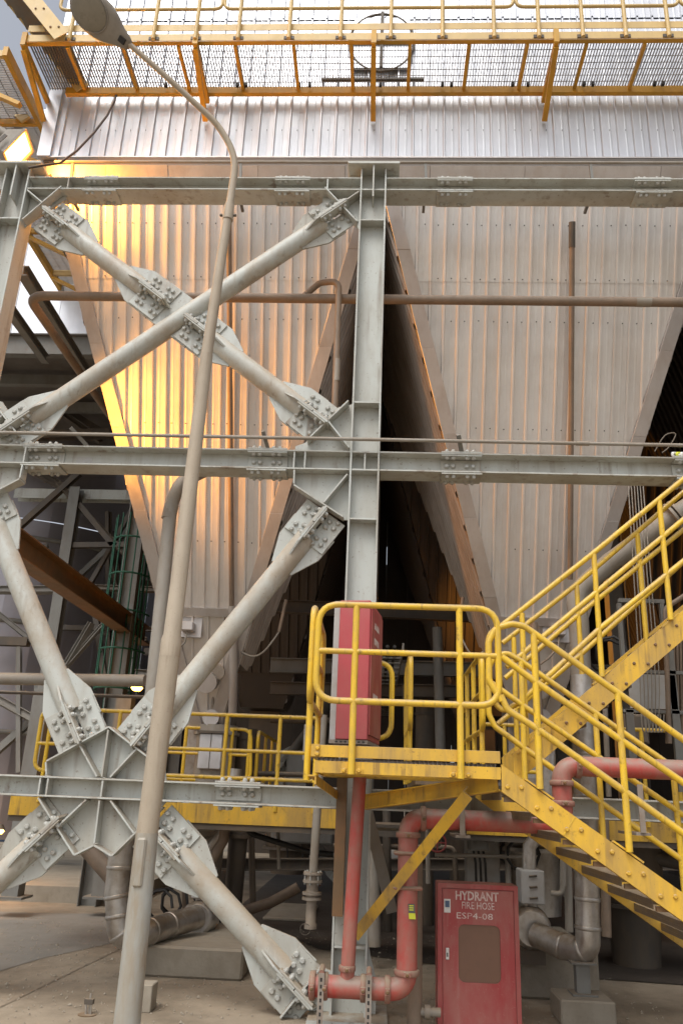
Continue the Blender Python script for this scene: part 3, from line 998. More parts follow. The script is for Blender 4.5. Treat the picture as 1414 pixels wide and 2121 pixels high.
# side catwalk and the stair going up at the corner
sc = thing('side_catwalk', 'grated side catwalk turning the corner at top left', 'walkway', (-5.2, 8, ZC))
xs0, xs1 = -5.75, XWL - 0.35
b = MB()
y = 7.3
while y < 12.5:
    b.box(xs0, xs1, y - 0.003, y + 0.003, ZC - 0.01, ZC + 0.02)
    y += 0.036
for i in range(9):
    x = xs0 + (xs1 - xs0) * i / 8
    b.box(x - 0.004, x + 0.004, 7.3, 12.5, ZC + 0.012, ZC + 0.019)
o = b.build('grating', 'grate', sc); o['kind'] = 'stuff'
for x in (xs0 - 0.03, xs1 + 0.03):
    MB().box(x - 0.03, x + 0.03, 7.2, 12.5, ZC - 0.12, ZC + 0.02).build('side_channel', 'orange', sc)
for i, y in enumerate((7.25, 8.3, 9.4, 10.5, 11.6)):
    MB().box(xs0, xs1, y - 0.025, y + 0.025, ZC - 0.10, ZC - 0.0105).build('cross_member', 'orange' if i % 2 else 'cream', sc)
    MB().bar((xs0, y, ZC - 0.15), (XWL - 0.02, y, ZC - 0.85), 0.05, 0.07, (0, 1, 0)).build('bracket_strut', 'orange', sc)
us = thing('corner_stair', 'pale yellow stair stringer climbing from the catwalk corner', 'stairs', (-4.3, 6.9, ZC))
p, q = V(128, 74, 7.0), V(60, -10, 7.0)
for dy in (0, 0.75):
    S_ = MB().bar(p + Vector((0, dy, 0)), q + (q - p) * 2.2 + Vector((0, dy, 0)), 0.19, 0.012, (0, 1, 0)).build('stringer', 'cream', us)
    if dy == 0:
        for t in (0.2, 0.65, 1.1, 1.6):
            for s_ in (-0.05, 0.05):
                c = p + (q - p) * t + Vector((s_, -0.007, 0))
                bolt(c, (0, -1, 0), S_, BOLT_D)
b = MB()
for k in range(9):
    c = p + (q - p) * (0.25 + 0.32 * k)
    MB().box(c.x - 0.12, c.x + 0.12, 7.01, 7.74, c.z - 0.02, c.z).build('tread', 'grate', us)
# cream beam end seen low at the left
lw = thing('corner_strut', 'pale yellow strut sloping down beside the flood lamp', 'brace', tuple(V(50, 240, 8.3)))
MB().bar(V(-60, 150, 8.6), V(54, 248, 8.2), 0.13, 0.03, (0, 1, 0)).build('strut', 'cream', lw)

# ---------------------------------------------------------------- flood lamp
fl_ = thing('flood_lamp', 'glowing amber sodium flood lamp at the top of the outer column', 'lamp', tuple(V(38, 314, 7.18)))
c = V(38, 314, 7.18)
n = Vector((0.80, 0.12, -0.42)).normalized()
a = n.cross(Vector((0, 0, 1))).normalized()
u2 = a.cross(n).normalized()


def lp(i, j, k): return c + a * i + u2 * j + n * k


fr = [lp(-.17, -.2, 0), lp(.17, -.2, 0), lp(.17, .2, 0), lp(-.17, .2, 0)]
bk = [lp(-.11, -.12, -.2), lp(.11, -.12, -.2), lp(.11, .12, -.2), lp(-.11, .12, -.2)]
MB().add(fr + bk, [(0, 1, 5, 4), (1, 2, 6, 5), (2, 3, 7, 6), (3, 0, 4, 7), (4, 5, 6, 7)]).build('reflector', 'lamp_body', fl_)
MB().add([lp(-.155, -.185, -.01), lp(.155, -.185, -.01), lp(.155, .185, -.01), lp(-.155, .185, -.01)], [(0, 1, 2, 3)]).build('glass', 'amber', fl_)
B = MB()
for s0, s1 in ((0, 1), (1, 2), (2, 3), (3, 0)):
    B.bar(fr[s0], fr[s1], 0.022, 0.03, n)
B.build('rim', 'lamp_body', fl_)
MB().tube([lp(0, 0.1, -.2), lp(0, 0.1, -.36)], 0.07, 12).build('ballast', 'lamp_body', fl_)
MB().bar(lp(-.19, 0, -.1), lp(-.19, -.3, -.12), 0.04, 0.01, a).bar(lp(.19, 0, -.1), lp(.19, -.3, -.12), 0.04, 0.01, a).bar(lp(-.2, -.3, -.12), lp(.2, -.3, -.12), 0.04, 0.01, u2).build('yoke', 'dark_steel', fl_)
ld = bpy.data.lights.new('sodium_light', 'SPOT')
ld.energy = 380
ld.color = (1.0, 0.39, 0.04)
ld.spot_size = R(165); ld.spot_blend = 1.0
ld.shadow_soft_size = 0.14
lo = bpy.data.objects.new('sodium_light', ld)
COL.objects.link(lo)
lo.parent = fl_
lo.location = n * 0.06 + (c - Vector(fl_.location))
lo.rotation_mode = 'QUATERNION'
lo.rotation_quaternion = (-n).to_track_quat('Z', 'Y')

# assumed second flood lamp, added unseen left of view for the hopper's glow
f2 = thing('flood_lamp', 'assumed second amber flood lamp lower on the outer column, out of view, added to light the left hopper', 'lamp', (-4.5, 7.6, 5.3))
c = Vector((-4.5, 7.6, 5.3)); n = Vector((1.9, 0.95, 0.42)).normalized()
a = n.cross(Vector((0, 0, 1))).normalized(); u2 = a.cross(n).normalized()
fr = [lp(-.17, -.2, 0), lp(.17, -.2, 0), lp(.17, .2, 0), lp(-.17, .2, 0)]
bk = [lp(-.11, -.12, -.2), lp(.11, -.12, -.2), lp(.11, .12, -.2), lp(-.11, .12, -.2)]
MB().add(fr + bk, [(0, 1, 5, 4), (1, 2, 6, 5), (2, 3, 7, 6), (3, 0, 4, 7), (4, 5, 6, 7)]).build('reflector', 'lamp_body', f2)
MB().add([lp(-.155, -.185, -.01), lp(.155, -.185, -.01), lp(.155, .185, -.01), lp(-.155, .185, -.01)], [(0, 1, 2, 3)]).build('glass', 'amber', f2)
MB().bar(lp(0, -.2, -.1), Vector((XL - 0.1, 7.33, 5.2)), 0.04, 0.04, (0, 0, 1)).build('yoke', 'dark_steel', f2)
ld_assumed = bpy.data.lights.new('sodium_light', 'SPOT')  # light of the assumed lamp, added for the yellow patch on the hopper
ld_assumed.energy = 620; ld_assumed.color = (1.0, 0.37, 0.03); ld_assumed.spot_size = R(76); ld_assumed.spot_blend = 1.0; ld_assumed.shadow_soft_size = 0.16
lo = bpy.data.objects.new('sodium_light', ld_assumed); COL.objects.link(lo); lo.parent = f2; lo.location = n * 0.06
lo.rotation_mode = 'QUATERNION'; lo.rotation_quaternion = (-n).to_track_quat('Z', 'Y')

# cable from the lamp up to the catwalk
pts = [V(60, 348, 7.0), V(85, 343, 6.98), V(125, 338, 7.0), V(160, 312, 7.1), V(195, 275, 7.3), V(222, 240, 7.5), V(238, 210, 7.75), V(242, 190, 7.85)]
MB().tube(pts, 0.013, 8).build('cable', 'cable')
o = bpy.context.scene.collection.objects['cable']; tag(o, 'dark cable curving from the flood lamp up to the catwalk', 'cable')

# thin pipe with brackets under the wall
zp = V(700, 336, 7.3).z
cp = thing('conduit', 'thin conduit running under the upper wall above the top beam', 'pipe', (0, 7.3, zp))
MB().tube([(V(112, 345, 7.3).x, 7.3, zp), (6.5, 7.3, zp)], 0.016, 10).build('tube', 'pipe_grey', cp)
for px in (150, 498, 880, 1222):
    p = V(px, 340, 7.3)
    B = MB().bar((p.x, 7.31, zp + 0.02), (p.x + 0.02, 7.34, ZU[1] + 0.02), 0.03, 0.03, (0, 1, 0))
    B.bar((p.x, 7.34, ZU[1] + 0.03), (p.x, 7.66, ZU[1] + 0.03), 0.03, 0.03, (0, 0, 1))
    B.build('bracket', 'mid_steel', cp)
zp = V(700, 909, 7.0).z
cp = thing('conduit', 'thin dusty conduit running just above the middle beam across both hoppers', 'pipe', (0, 7.0, zp))
MB().tube([(-6.5, 7.0, zp), (6.5, 7.0, zp)], 0.017, 10).build('tube', 'pipe_grey', cp)
for px in (150, 550, 955):
    p = V(px, 912, 7.0)
    MB().bar((p.x - 0.03, 6.985, zp + 0.06), (p.x + (0.11 if px < 200 else 0.015), 7.12, ZB_top[1] + 0.012), 0.035, 0.035, (0, 1, 0)).build('bracket', 'mid_steel', cp)
for px in (82, 1205):
    p = V(px, 912, 7.0)
    MB().tube([(p.x - 0.06, 7.0, zp), (p.x + 0.06, 7.0, zp)], 0.022, 10).build('coupler', 'pipe_grey', cp)

# ---------------------------------------------------------------- pipes on the hoppers
zp = V(900, 621, 7.6).z
bp = thing('long_pipe', 'long brown horizontal pipe running in front of both hoppers', 'pipe', (0, 7.6, zp))
pl = V(66, 622, 7.6)
MB().tube(fillet([(pl.x - 0.06, 14.5, zp), (pl.x - 0.06, 7.6, zp), (9, 7.6, zp)], 0.22, 8), 0.052, 14).build('tube', 'pipe_brown', bp)
p = V(1315, 622, 7.6)
MB().tube([(p.x, 7.6, zp), (p.x + 0.16, 7.6, zp)], 0.0545, 14).build('band', 'pipe_grey', bp)
hk = thing('hooked_pipe', 'small brown pipe that rises from the long pipe and hooks down', 'pipe', tuple(V(640, 612, 7.6)))
MB().tube(fillet([V(626, 616, 7.62), V(662, 586, 7.55), V(702, 582, 7.5), V(693, 850, 7.5)], 0.12, 6), 0.034, 12).build('tube', 'pipe_brown', hk)
MB().tube([V(698, 745, 7.5), V(696, 790, 7.5)], 0.037, 12).build('band', 'pipe_grey', hk)

# vertical pipes down the front of both hoppers
def on_hopper(x, y, off=0.12):
    r_ = FWD + RIGHT * ((x - 707) / FPX) + UP * ((1060.5 - y) / FPX)
    y0 = YT - off / math.cos(R(22.2))
    kk = (y0 + (ZT - EYE.z) * TAN - EYE.y) / (r_.y + r_.z * TAN)
    return EYE + r_ * kk


for (pts, lab) in (([(474, 420), (474, 700), (476, 1010), (480, 1255)], 'rusty pipe running down the face of the glowing left hopper'),
                   ([(1184, 462), (1183, 700), (1181, 930), (1180, 1200)], 'rusty capped pipe running down the face of the right hopper')):
    W_ = [on_hopper(x, y) for x, y in pts]
    T = thing('drain_pipe', lab, 'pipe', tuple(W_[0]))
    MB().tube([W_[0], W_[-1]], 0.032, 12).build('tube', 'pipe_brown', T)
    if pts[0][0] > 1000:
        d = (W_[0] - W_[-1]).normalized()
        MB().tube([W_[0] - d * 0.28, W_[0] + d * 0.01], 0.038, 12).build('cap', 'dark_steel', T)
        MB().box(W_[0].x - 0.2, W_[0].x + 0.2, W_[0].y + 0.115, W_[0].y + 0.12, W_[0].z - 0.4, W_[0].z + 0.0)
    else:
        d = (W_[0] - W_[-1]).normalized()
        MB().tube([on_hopper(482, 1255), on_hopper(484, 1380), on_hopper(482, 1480)], 0.055, 12).build('sleeve', 'flash', T)
# pipe with swan-neck left of centre, in front of the hopper
sp = thing('elbow_pipe', 'thick dusty pipe with a swan neck bend below the middle beam, beside the lamp post', 'pipe', tuple(V(310, 1430, 7.55)))
MB().tube(fillet([V(303, 1560, 7.55), V(354, 1050, 7.55), V(372, 1000, 7.6), V(432, 972, 7.9), V(500, 975, 8.3)], 0.3, 9), 0.066, 14).build('tube', 'pipe_grey', sp)
MB().tube([V(349, 1075, 7.55), V(356, 1045, 7.56)], 0.071, 14).build('band', 'pipe_grey', sp)

# ---------------------------------------------------------------- lamp post
lpst = thing('street_lamp', 'tall dusty lamp post with curved arm leaning across the left of the view', 'lamp post', tuple(VZ(250, 2180, 0)))
YP = 5.6
def pl_(x, y, Y=YP): return V(x, y, Y)
P0 = pl_(257, 2180); P1 = pl_(305, 1725); P2 = pl_(352, 1355); P3 = pl_(428, 735); P4 = pl_(474, 432)
P0 = P1 + (P0 - P1) * ((P1.z) / (P1.z - P0.z)) if P0.z != P1.z else P0
MB().tube([P0, P1], [0.083, 0.072], 20).build('base_section', 'pole_low', lpst)
MB().tube([P1 - Vector((0, 0, 0.01)), P2], [0.069, 0.071], 20).build('lower_section', 'pole', lpst)
MB().tube([P2 + (P3 - P2).normalized() * -0.02, P2 + (P3 - P2).normalized() * 0.1, P2 + (P3 - P2).normalized() * 0.14, P3], [0.072, 0.071, 0.061, 0.049], 20).build('shaft', 'pole', lpst)
MB().tube([P3 - (P4 - P3).normalized() * 0.01, P4], [0.046, 0.037], 18).build('upper_shaft', 'pole', lpst)
MB().tube([P4 - Vector((0, 0, 0.12)), P4 - Vector((0, 0, 0.05)), P4 + Vector((0.004, 0, 0.04))], [0.045, 0.047, 0.04], 16).build('collar', 'pole', lpst)
for s_ in (-1, 1):
    MB().tube([P4 + Vector((0.045 * s_, 0, -0.07)), P4 + Vector((0.07 * s_, 0, -0.07))], 0.012, 8).build('set_screw', 'dark_steel', lpst)
arm = [pl_(472, 445), pl_(480, 395), pl_(486, 345, 5.6), pl_(480, 312, 5.58), pl_(466, 283, 5.55), pl_(442, 250, 5.5), pl_(400, 210, 5.42), pl_(330, 146, 5.3), pl_(268, 92, 5.2)]
# smooth with Catmull-Rom
def crom(P, n=5):
    out = []
    for i in range(len(P) - 1):
        p0, p1, p2, p3 = P[max(i - 1, 0)], P[i], P[i + 1], P[min(i + 2, len(P) - 1)]
        for k in range(n):
            t = k / n
            out.append(0.5 * ((2 * p1) + (p2 - p0) * t + (2 * p0 - 5 * p1 + 4 * p2 - p3) * t * t + (3 * p1 - p0 - 3 * p2 + p3) * t ** 3))
    out.append(P[-1])
    return out
ap = crom(arm)
MB().tube(ap, [0.033 - 0.009 * i / (len(ap) - 1) for i in range(len(ap))], 14).build('arm', 'pole', lpst)
# maintenance door
q = pl_(291, 1790, YP - 0.085)
MB().bar(pl_(284, 1838, YP - 0.075), pl_(295, 1735, YP - 0.075), 0.062, 0.03, (0, 1, 0)).build('access_door', 'pole_low', lpst, bevel=0.012)
# head: cobra lamp, tapered shell, lens underneath
h0 = pl_(268, 94, 5.2); h1 = pl_(150, -12, 5.0)
hd_ = (h1 - h0).normalized(); Lh = (h1 - h0).length
camd = (EYE - h0).normalized()
hu = Vector((-0.3, 0.4, 1.0)); hu = (hu - hd_ * hu.dot(hd_)).normalized()     # up of the head
ha = hd_.cross(hu)
prof = [(0.0, .030, .035), (.06, .045, .045), (.18, .062, .055), (.28, .085, .075), (.34, .098, .09), (.45, .115, .10), (.62, .122, .10), (.78, .115, .09), (.9, .09, .07), (.97, .055, .05), (1.0, .01, .02)]
vs, fs = [], []
n_ = 16
for (t, hw_, hh_) in prof:
    for j in range(n_):
        a_ = 2 * math.pi * j / n_
        zz = math.sin(a_) * hh_ * (1.0 if math.sin(a_) > 0 else 0.45)
        vs.append(h0 + hd_ * (t * Lh) + ha * (math.cos(a_) * hw_ * 1.4) + hu * zz)
for i in range(len(prof) - 1):
    for j in range(n_):
        fs.append((i * n_ + j, i * n_ + (j + 1) % n_, (i + 1) * n_ + (j + 1) % n_, (i + 1) * n_ + j))
fs.append(tuple(range(n_)))
HB = MB().add(vs, fs, True).build('lamp_head', 'lamp_body', lpst)
lens = []
for j in range(20):
    a_ = 2 * math.pi * j / 20
    lens.append((math.cos(a_), math.sin(a_)))
vs = [h0 + hd_ * (Lh * 0.66 + 0.28 * Lh * cx) + ha * (0.138 * cy) - hu * 0.046 for cx, cy in lens] + [h0 + hd_ * (Lh * 0.66 + 0.2 * Lh * cx) + ha * (0.10 * cy) - hu * 0.062 for cx, cy in lens]
MB().add(vs, [(i, (i + 1) % 20, 20 + (i + 1) % 20, 20 + i) for i in range(20)] + [tuple(range(20, 40))], True).build('lens', 'lens', HB)
vs = [h0 + hd_ * (Lh * 0.66 + 0.30 * Lh * cx) + ha * (0.148 * cy) - hu * 0.043 for cx, cy in lens]
MB().tube(vs, 0.005, 6, closed=True).build('lens_rim', 'lamp_body', HB)
MB().box(-1, 1, -1, 1, -1, 1)
cl = h0 + hd_ * (0.10 * Lh) - hu * 0.028
MB().bar(cl - hd_ * 0.03, cl + hd_ * 0.03, 0.05, 0.02, hu).build('clip', 'black', HB)

# ---------------------------------------------------------------- yellow platform in front
YP0, YP1 = 5.76, 6.98
zfl = V(840, 1574, YP0).z
xpl, xpr = V(642, 1590, YP0).x, V(1036, 1590, YP0).x
pf = thing('access_platform', 'yellow steel access platform with checkered edge, standing before the centre column', 'platform', (0.2, 6.3, zfl))
zt0, zt1 = V(840, 1578, YP0).z, V(840, 1549, YP0).z
zb0, zb1 = V(840, 1607, YP0).z, V(840, 1582, YP0).z
S_ = MB().box(xpl, xpr, YP0, YP0 + 0.012, zt0 + 0.012, zt1).build('toe_board', 'yellow_plate', pf, bevel=0.002)
for dz in (0.03, 0.07):
    bolt((xpl + 0.045, YP0 - 0.008, zt0 + dz), (0, -1, 0), S_, BOLT_Y)
MB().box(xpl + 0.002, xpl + 0.06, YP0 - 0.008, YP0 - 0.001, zt0 + 0.014, zt1 + 0.004).build('corner_plate', 'yellow_plate', pf)
MB().box(xpl + 0.03, xpr, YP0 + 0.0, YP0 + 0.014, zb0, zb1).box(xpl + 0.03, xpr, YP0 + 0.015, YP0 + 0.06, zb0, zb0 + 0.01).build('edge_channel', 'yellow_plate', pf)
MB().box(xpl, xpl + 0.012, YP0 + 0.013, YP1, zt0 + 0.012, zt1).build('toe_board', 'yellow_plate', pf)
MB().box(xpl + 0.03, xpl + 0.042, YP0 + 0.061, YP1, zb0, zb1).build('edge_channel', 'yellow_plate', pf)
MB().box(xpr - 0.014, xpr - 0.002, YP0 + 0.061, YP1, zb0, zb1).build('edge_channel', 'yellow_plate', pf)
for y in (6.15, 6.55, 6.95):
    MB().box(xpl + 0.045, xpr - 0.016, y - 0.02, y + 0.02, zb0, zb1 - 0.03).build('joist', 'yellow_plate', pf)
b = MB()
x = xpl + 0.05
while x < xpr - 0.02:
    b.box(x - 0.002, x + 0.002, YP0 + 0.015, YP1, zb1 + 0.001 - 0.02, zb1 + 0.022)
    x += 0.03
y = YP0 + 0.05
while y < YP1:
    b.box(xpl + 0.045, xpr - 0.02, y - 0.004, y + 0.004, zb1 + 0.012, zb1 + 0.02)
    y += 0.05
o = b.build('grating', 'grate', pf); o['kind'] = 'stuff'
# bracing below
zz = V(840, 1640, 6.2).z
MB().angle(V(968, 1646, 5.95), V(734, 1940, 6.95), 0.08, 0.01, (0.4, -1, 0.6)).build('knee_brace', 'yellow_plate', pf)
MB().ibeam(V(752, 1662, 6.9), V(1030, 1622, 5.86), 0.07, 0.11, 0.009).build('under_beam', 'yellow_plate', pf)
MB().box(V(700, 1700, 6.92).x - 0.02, V(716, 1700, 6.92).x, 6.90, 7.05, V(706, 1898, 6.92).z, zb0).build('hanger', 'brown_steel', pf)
MB().angle(V(646, 1606, YP0 + 0.05), V(692, 1640, 6.9), 0.06, 0.01).build('knee_brace', 'yellow_plate', pf)

RR = 0.0235


def rail_loop(T, pts, rad=0.13, r=RR, mat='yellow'):
    return MB().tube(fillet_closed(pts, rad), r, 12, closed=True).build('rail', mat, T)


pr = thing('platform_railing', 'bright yellow rounded railing around the access platform in front of the red box', 'railing', (0.2, YP0, zfl))
yr = YP0 - 0.025
zrt, zrm, zrb = V(840, 1256, yr).z, V(840, 1353, yr).z, V(840, 1456, yr).z
xa, xb = V(657, 1350, yr).x, V(1031, 1350, yr).x
rail_loop(pr, [(xa, yr, zrt), (xb, yr, zrt), (xb, yr, zrb), (xa, yr, zrb)], 0.15)
MB().tube([(xa, yr, zrm), (xb, yr, zrm)], RR * 0.9, 12).build('rail', 'yellow', pr)
for px in (733, 952):
    x = V(px, 1420, yr).x
    MB().tube([(x, yr - 0.0, zb0 - 0.005), (x, yr - 0.0, zrt)], RR, 12).build('post', 'yellow', pr)
    for s_ in (-1, 1):
        q = MB().box(x + s_ * 0.03 - 0.025, x + s_ * 0.03 + 0.025, YP0 - 0.014, YP0 - 0.002, zb0 + 0.01, zb0 + 0.045) if False else MB().box(min(x + s_ * 0.024, x + s_ * 0.075), max(x + s_ * 0.024, x + s_ * 0.075), YP0 - 0.014, YP0 - 0.002, zb0 + 0.002, zb0 + 0.034)
        q = q.build('clamp', 'yellow_plate', pr)
        bolt((x + s_ * 0.05, YP0 - 0.014, zb0 + 0.02), (0, -1, 0), q, BOLT_Y)
# left side return
xl = xpl - 0.03
rail_loop(pr, [(xl, YP0 + 0.03, zrt), (xl, YP1, zrt), (xl, YP1, zrb), (xl, YP0 + 0.03, zrb)], 0.12)
MB().tube([(xl, YP0 + 0.03, zrm), (xl, YP1, zrm)], RR * 0.9, 12).build('rail', 'yellow', pr)
for y in (YP0 + 0.12, 6.75):
    MB().tube([(xl, y, zb0 - 0.05), (xl, y, zrt)], RR, 12).build('post', 'yellow', pr)

# link walkway back to the rear level
lk = thing('link_walkway', 'narrow yellow railed walkway leading back between the hoppers', 'walkway', (0.75, 8.2, zfl))
zk = zb1
MB().box(0.34, 0.95, YP1 + 0.3, 9.3, zk - 0.1, zk + 0.02).build('deck', 'stair_dark', lk)
for xk, ya, yb in ((0.30, 7.5, 8.6), (0.93, 7.35, 9.3)):
    rail_loop(lk, [(xk, ya, zfl + 1.02), (xk, yb, zfl + 1.02), (xk, yb, zfl + 0.35), (xk, ya, zfl + 0.35)], 0.14)
    MB().tube([(xk, ya, zfl + 0.68), (xk, yb, zfl + 0.68)], RR * 0.9, 10).build('rail', 'yellow', lk)
    for k in range(4):
        y = ya + 0.1 + (yb - ya - 0.2) * k / 3
        MB().tube([(xk, y, zk - 0.08), (xk, y, zfl + 1.02)], RR, 10).build('post', 'yellow', lk)
q0 = V(805, 1375, 7.1)
rail_loop(lk, [(-0.28, 7.42, V(800, 1372, 7.4).z), (V(812, 1400, 7.4).x, 7.42, V(800, 1372, 7.4).z), (V(812, 1400, 7.4).x, 7.42, V(800, 1530, 7.4).z), (-0.28, 7.42, V(800, 1530, 7.4).z)], 0.14)

# ---------------------------------------------------------------- stairs
def stringer(T, p, q, hgt, t=0.012, mat='yellow_plate', cap=True, ext=0.0):
    return MB().bar(p, q, t, hgt, (0, 0, 1)).build('stringer', mat, T, bevel=0.002)


ls = thing('lower_stair', 'yellow steel stair running down to the right from the platform', 'stairs', (1.6, 6.3, 0.9))
pa0, pa1 = V(1037, 1583, YP0), V(1414, 1850, YP0)
pb0, pb1 = V(1037, 1640, YP0), V(1414, 1922, YP0)
dirL = (pa1 - pa0).normalized()
slope = dirL.z / dirL.x
hst = (pa0.z - pb0.z)
xend = pa0.x + (pa0.z - 0.0) / (-slope)


def str_poly(T, x0, x1, y, z_top0, sl, h, t=0.014, mat='yellow_plate', flange=True, lbl=None):
    z0 = z_top0; z1 = z_top0 + sl * (x1 - x0)
    G = MB().prism([(x0, y, z0), (x1, y, z1), (x1, y, z1 - h), (x0, y, z0 - h)], (0, t, 0)).build('stringer', mat, T, label=lbl)
    if flange:
        MB().prism([(x0 + 0.002, y + t + 0.001, z0 - h), (x1, y + t + 0.001, z1 - h), (x1, y + t + 0.001, z1 - h + 0.012), (x0 + 0.002, y + t + 0.001, z0 - h + 0.012)], (0, 0.05, 0)).build('stringer_lip', mat, G)
        MB().prism([(x0 + 0.002, y + t + 0.001, z0), (x1, y + t + 0.001, z1), (x1, y + t + 0.001, z1 - 0.012), (x0 + 0.002, y + t + 0.001, z0 - 0.012)], (0, 0.05, 0)).build('stringer_lip', mat, G)
    return G


YS1 = 6.90
Sa = str_poly(ls, pa0.x + 0.001, xend, YP0, pa0.z, slope, hst)
Sb = str_poly(ls, pa0.x - 0.04, xend - 0.1, YS1, pa0.z - 0.015, slope, hst + 0.02)
seamx = V(1190, 1720, YP0).x
MB().prism([(seamx, YP0 - 0.003, pa0.z + slope * (seamx - pa0.x) - 0.004), (seamx + 0.006, YP0 - 0.003, pa0.z + slope * (seamx - pa0.x) - 0.008), (seamx - 0.072, YP0 - 0.003, pa0.z + slope * (seamx - pa0.x) - hst + 0.055), (seamx - 0.078, YP0 - 0.003, pa0.z + slope * (seamx - pa0.x) - hst + 0.06)], (0, 0.0025, 0)).build('weld_seam', 'yellow', Sa)
step = V(1111, 1676, YP0).x - V(1050, 1630, YP0).x
b0x = V(1050, 1630, YP0)
k = 0
while b0x.x + step * k < xend - 0.15:
    for dx in (0, V(1079, 1630, YP0).x - b0x.x):
        xx = b0x.x + step * k + dx
        bolt((xx, YP0, b0x.z + slope * step * k), (0, -1, 0), Sa, BOLT_Y)
    xc_ = b0x.x + step * k + 0.05
    zc_ = b0x.z + slope * step * k - 0.06
    tr = MB().box(xc_ - 0.085, xc_ + 0.06, YP0 + 0.07, YS1 - 0.01, zc_ + 0.002, zc_ + 0.03)
    tr.build('tread', 'stair_dark', ls)
    MB().box(xc_ - 0.085, xc_ - 0.077, YP0 + 0.07, YS1 - 0.01, zc_ - 0.024, zc_ + 0.0015).build('tread_nosing', 'stair_dark', ls)
    MB().bar((xc_ - 0.07, YP0 + 0.045, zc_ - 0.02), (xc_ + 0.05, YP0 + 0.045, zc_ - 0.02), 0.03, 0.03, (0, 1, 0)).build('tread_bracket', 'brown_steel', ls)
    k += 1

lr = thing('stair_railing', 'bright yellow railing along the near side of the lower stair', 'railing', tuple(V(1105, 1600, YP0)))


def polyrail(T, px, Y, rad=0.08, r=RR, mat='yellow'):
    return MB().tube(fillet([V(x, y, Y) for x, y in px], rad), r, 12).build('rail', mat, T)


def ext(a, b, X_):
    """point on the line a-b extended to pixel x X_"""
    t = (X_ - a[0]) / (b[0] - a[0])
    return (X_, a[1] + (b[1] - a[1]) * t)


yR = YP0 - 0.02
polyrail(lr, [(1038, 1452), (1012, 1410), (1011, 1330), (1026, 1301), (1060, 1292), (1085, 1297), ext((1091, 1303), (1414, 1532), 1480)], yR)
polyrail(lr, [(1038, 1360), (1105, 1410), ext((1105, 1410), (1414, 1621), 1480)], yR)
polyrail(lr, [(1036, 1440), (1050, 1470), (1108, 1507), ext((1108, 1507), (1291, 1638), 1480)], yR)
for (a, b) in (((1104, 1312), (1118, 1634)), ((1275, 1434), (1306, 1765)), ((1440, 1550), (1480, 1885))):
    p0, p1 = V(*a, yR), V(*b, yR)
    x = (p0.x + p1.x) / 2
    P = MB().tube([(x, yR, p1.z), (x, yR, p0.z)], RR, 12).build('post', 'yellow', lr)
    d = Vector((dirL.x, 0, dirL.z))
    MB().bar(Vector((x, YP0 + 0.02, p1.z)) - d * 0.11 + Vector((0, 0, 0.0)), Vector((x, YP0 + 0.02, p1.z)) + d * 0.11, 0.05, 0.012, (0, 0, 1)).build('post_foot', 'yellow_plate', lr)
lr2 = thing('stair_railing', 'bright yellow railing along the far side of the lower stair', 'railing', tuple(V(1078, 1600, YS1)))
Y2 = 6.86
polyrail(lr2, [(1012, 1462), (1010, 1385), (1024, 1358), (1050, 1353), (1077, 1368), ext((1077, 1369), (1388, 1586), 1480)], Y2)
polyrail(lr2, [(1018, 1415), (1082, 1461), ext((1082, 1461), (1395, 1675), 1480)], Y2)
polyrail(lr2, [(1010, 1400), (1012, 1480), (1024, 1505), (1084, 1549), ext((1084, 1549), (1242, 1661), 1480)], Y2)
for (a, b) in (((1077, 1370), (1088, 1620)), ((1229, 1478), (1252, 1745)), ((1389, 1588), (1420, 1850))):
    p0, p1 = V(*a, Y2), V(*b, Y2)
    x = (p0.x + p1.x) / 2
    MB().tube([(x, Y2, p1.z), (x, Y2, p0.z)], RR, 12).build('post', 'yellow', lr2)

# upper stair
YU0, YU1 = 6.95, 7.55
uu = thing('upper_stair', 'pale yellow steel stair climbing to the right behind the lower stair', 'stairs', (1.8, 7.2, 2.6))
qa0, qa1 = V(1100, 1529, YU0), V(1414, 1263, YU0)
qb0 = V(1294, 1428, YU0)
sl2 = (qa1.z - qa0.z) / (qa1.x - qa0.x)
h2 = (qa0.z + sl2 * (qb0.x - qa0.x)) - qb0.z
x0u = V(1062, 1580, YU0).x
x1u = V(1620, 1100, YU0).x
Su = str_poly(uu, x0u, x1u, YU0, qa0.z + sl2 * (x0u - qa0.x), sl2, h2, mat='cream' if False else 'yellow_plate')
str_poly(uu, x0u, x1u, YU1, qa0.z + sl2 * (x0u - qa0.x), sl2, h2)
sx = V(1171, 1456, YU0).x - V(1291, 1373, YU0).x
c0 = V(1336, 1375, YU0)
bx = [V(x, y, YU0) for x, y in ((1172, 1498), (1219, 1457), (1267, 1415), (1312, 1375), (1356, 1335), (1400, 1297))]
bx = [V(x, y, YU0) for x, y in ((1117, 1538), (1172, 1497), (1219, 1456), (1267, 1415), (1312, 1374), (1356, 1335), (1400, 1296), (1444, 1257))]
for p in bx:
    for dx in (0, 0.115):
        bolt((p.x + dx, YU0, p.z), (0, -1, 0), Su, BOLT_D)
    MB().box(p.x - 0.06, p.x + 0.18, YU0 + 0.07, YU1 - 0.005, p.z - 0.02, p.z + 0.01).build('tread', 'stair_dark', uu)
xs = V(1276, 1408, YU0).x
for a_, b_ in (((1040, 1000), (1041, 1001)),):
    pass
ur = thing('stair_railing', 'pale yellow railing along the near side of the upper stair', 'railing', tuple(V(1225, 1400, YU0)))
yU = YU0 - 0.02
polyrail(ur, [(1010, 1330), (1014, 1312), (1038, 1296), ext((1038, 1296), (1225, 1148), 1225), ext((1225, 1148), (1361, 1036), 1500)], yU, 0.1)
polyrail(ur, [(1048, 1382), (1229, 1231), ext((1229, 1231), (1370, 1113), 1500)], yU)
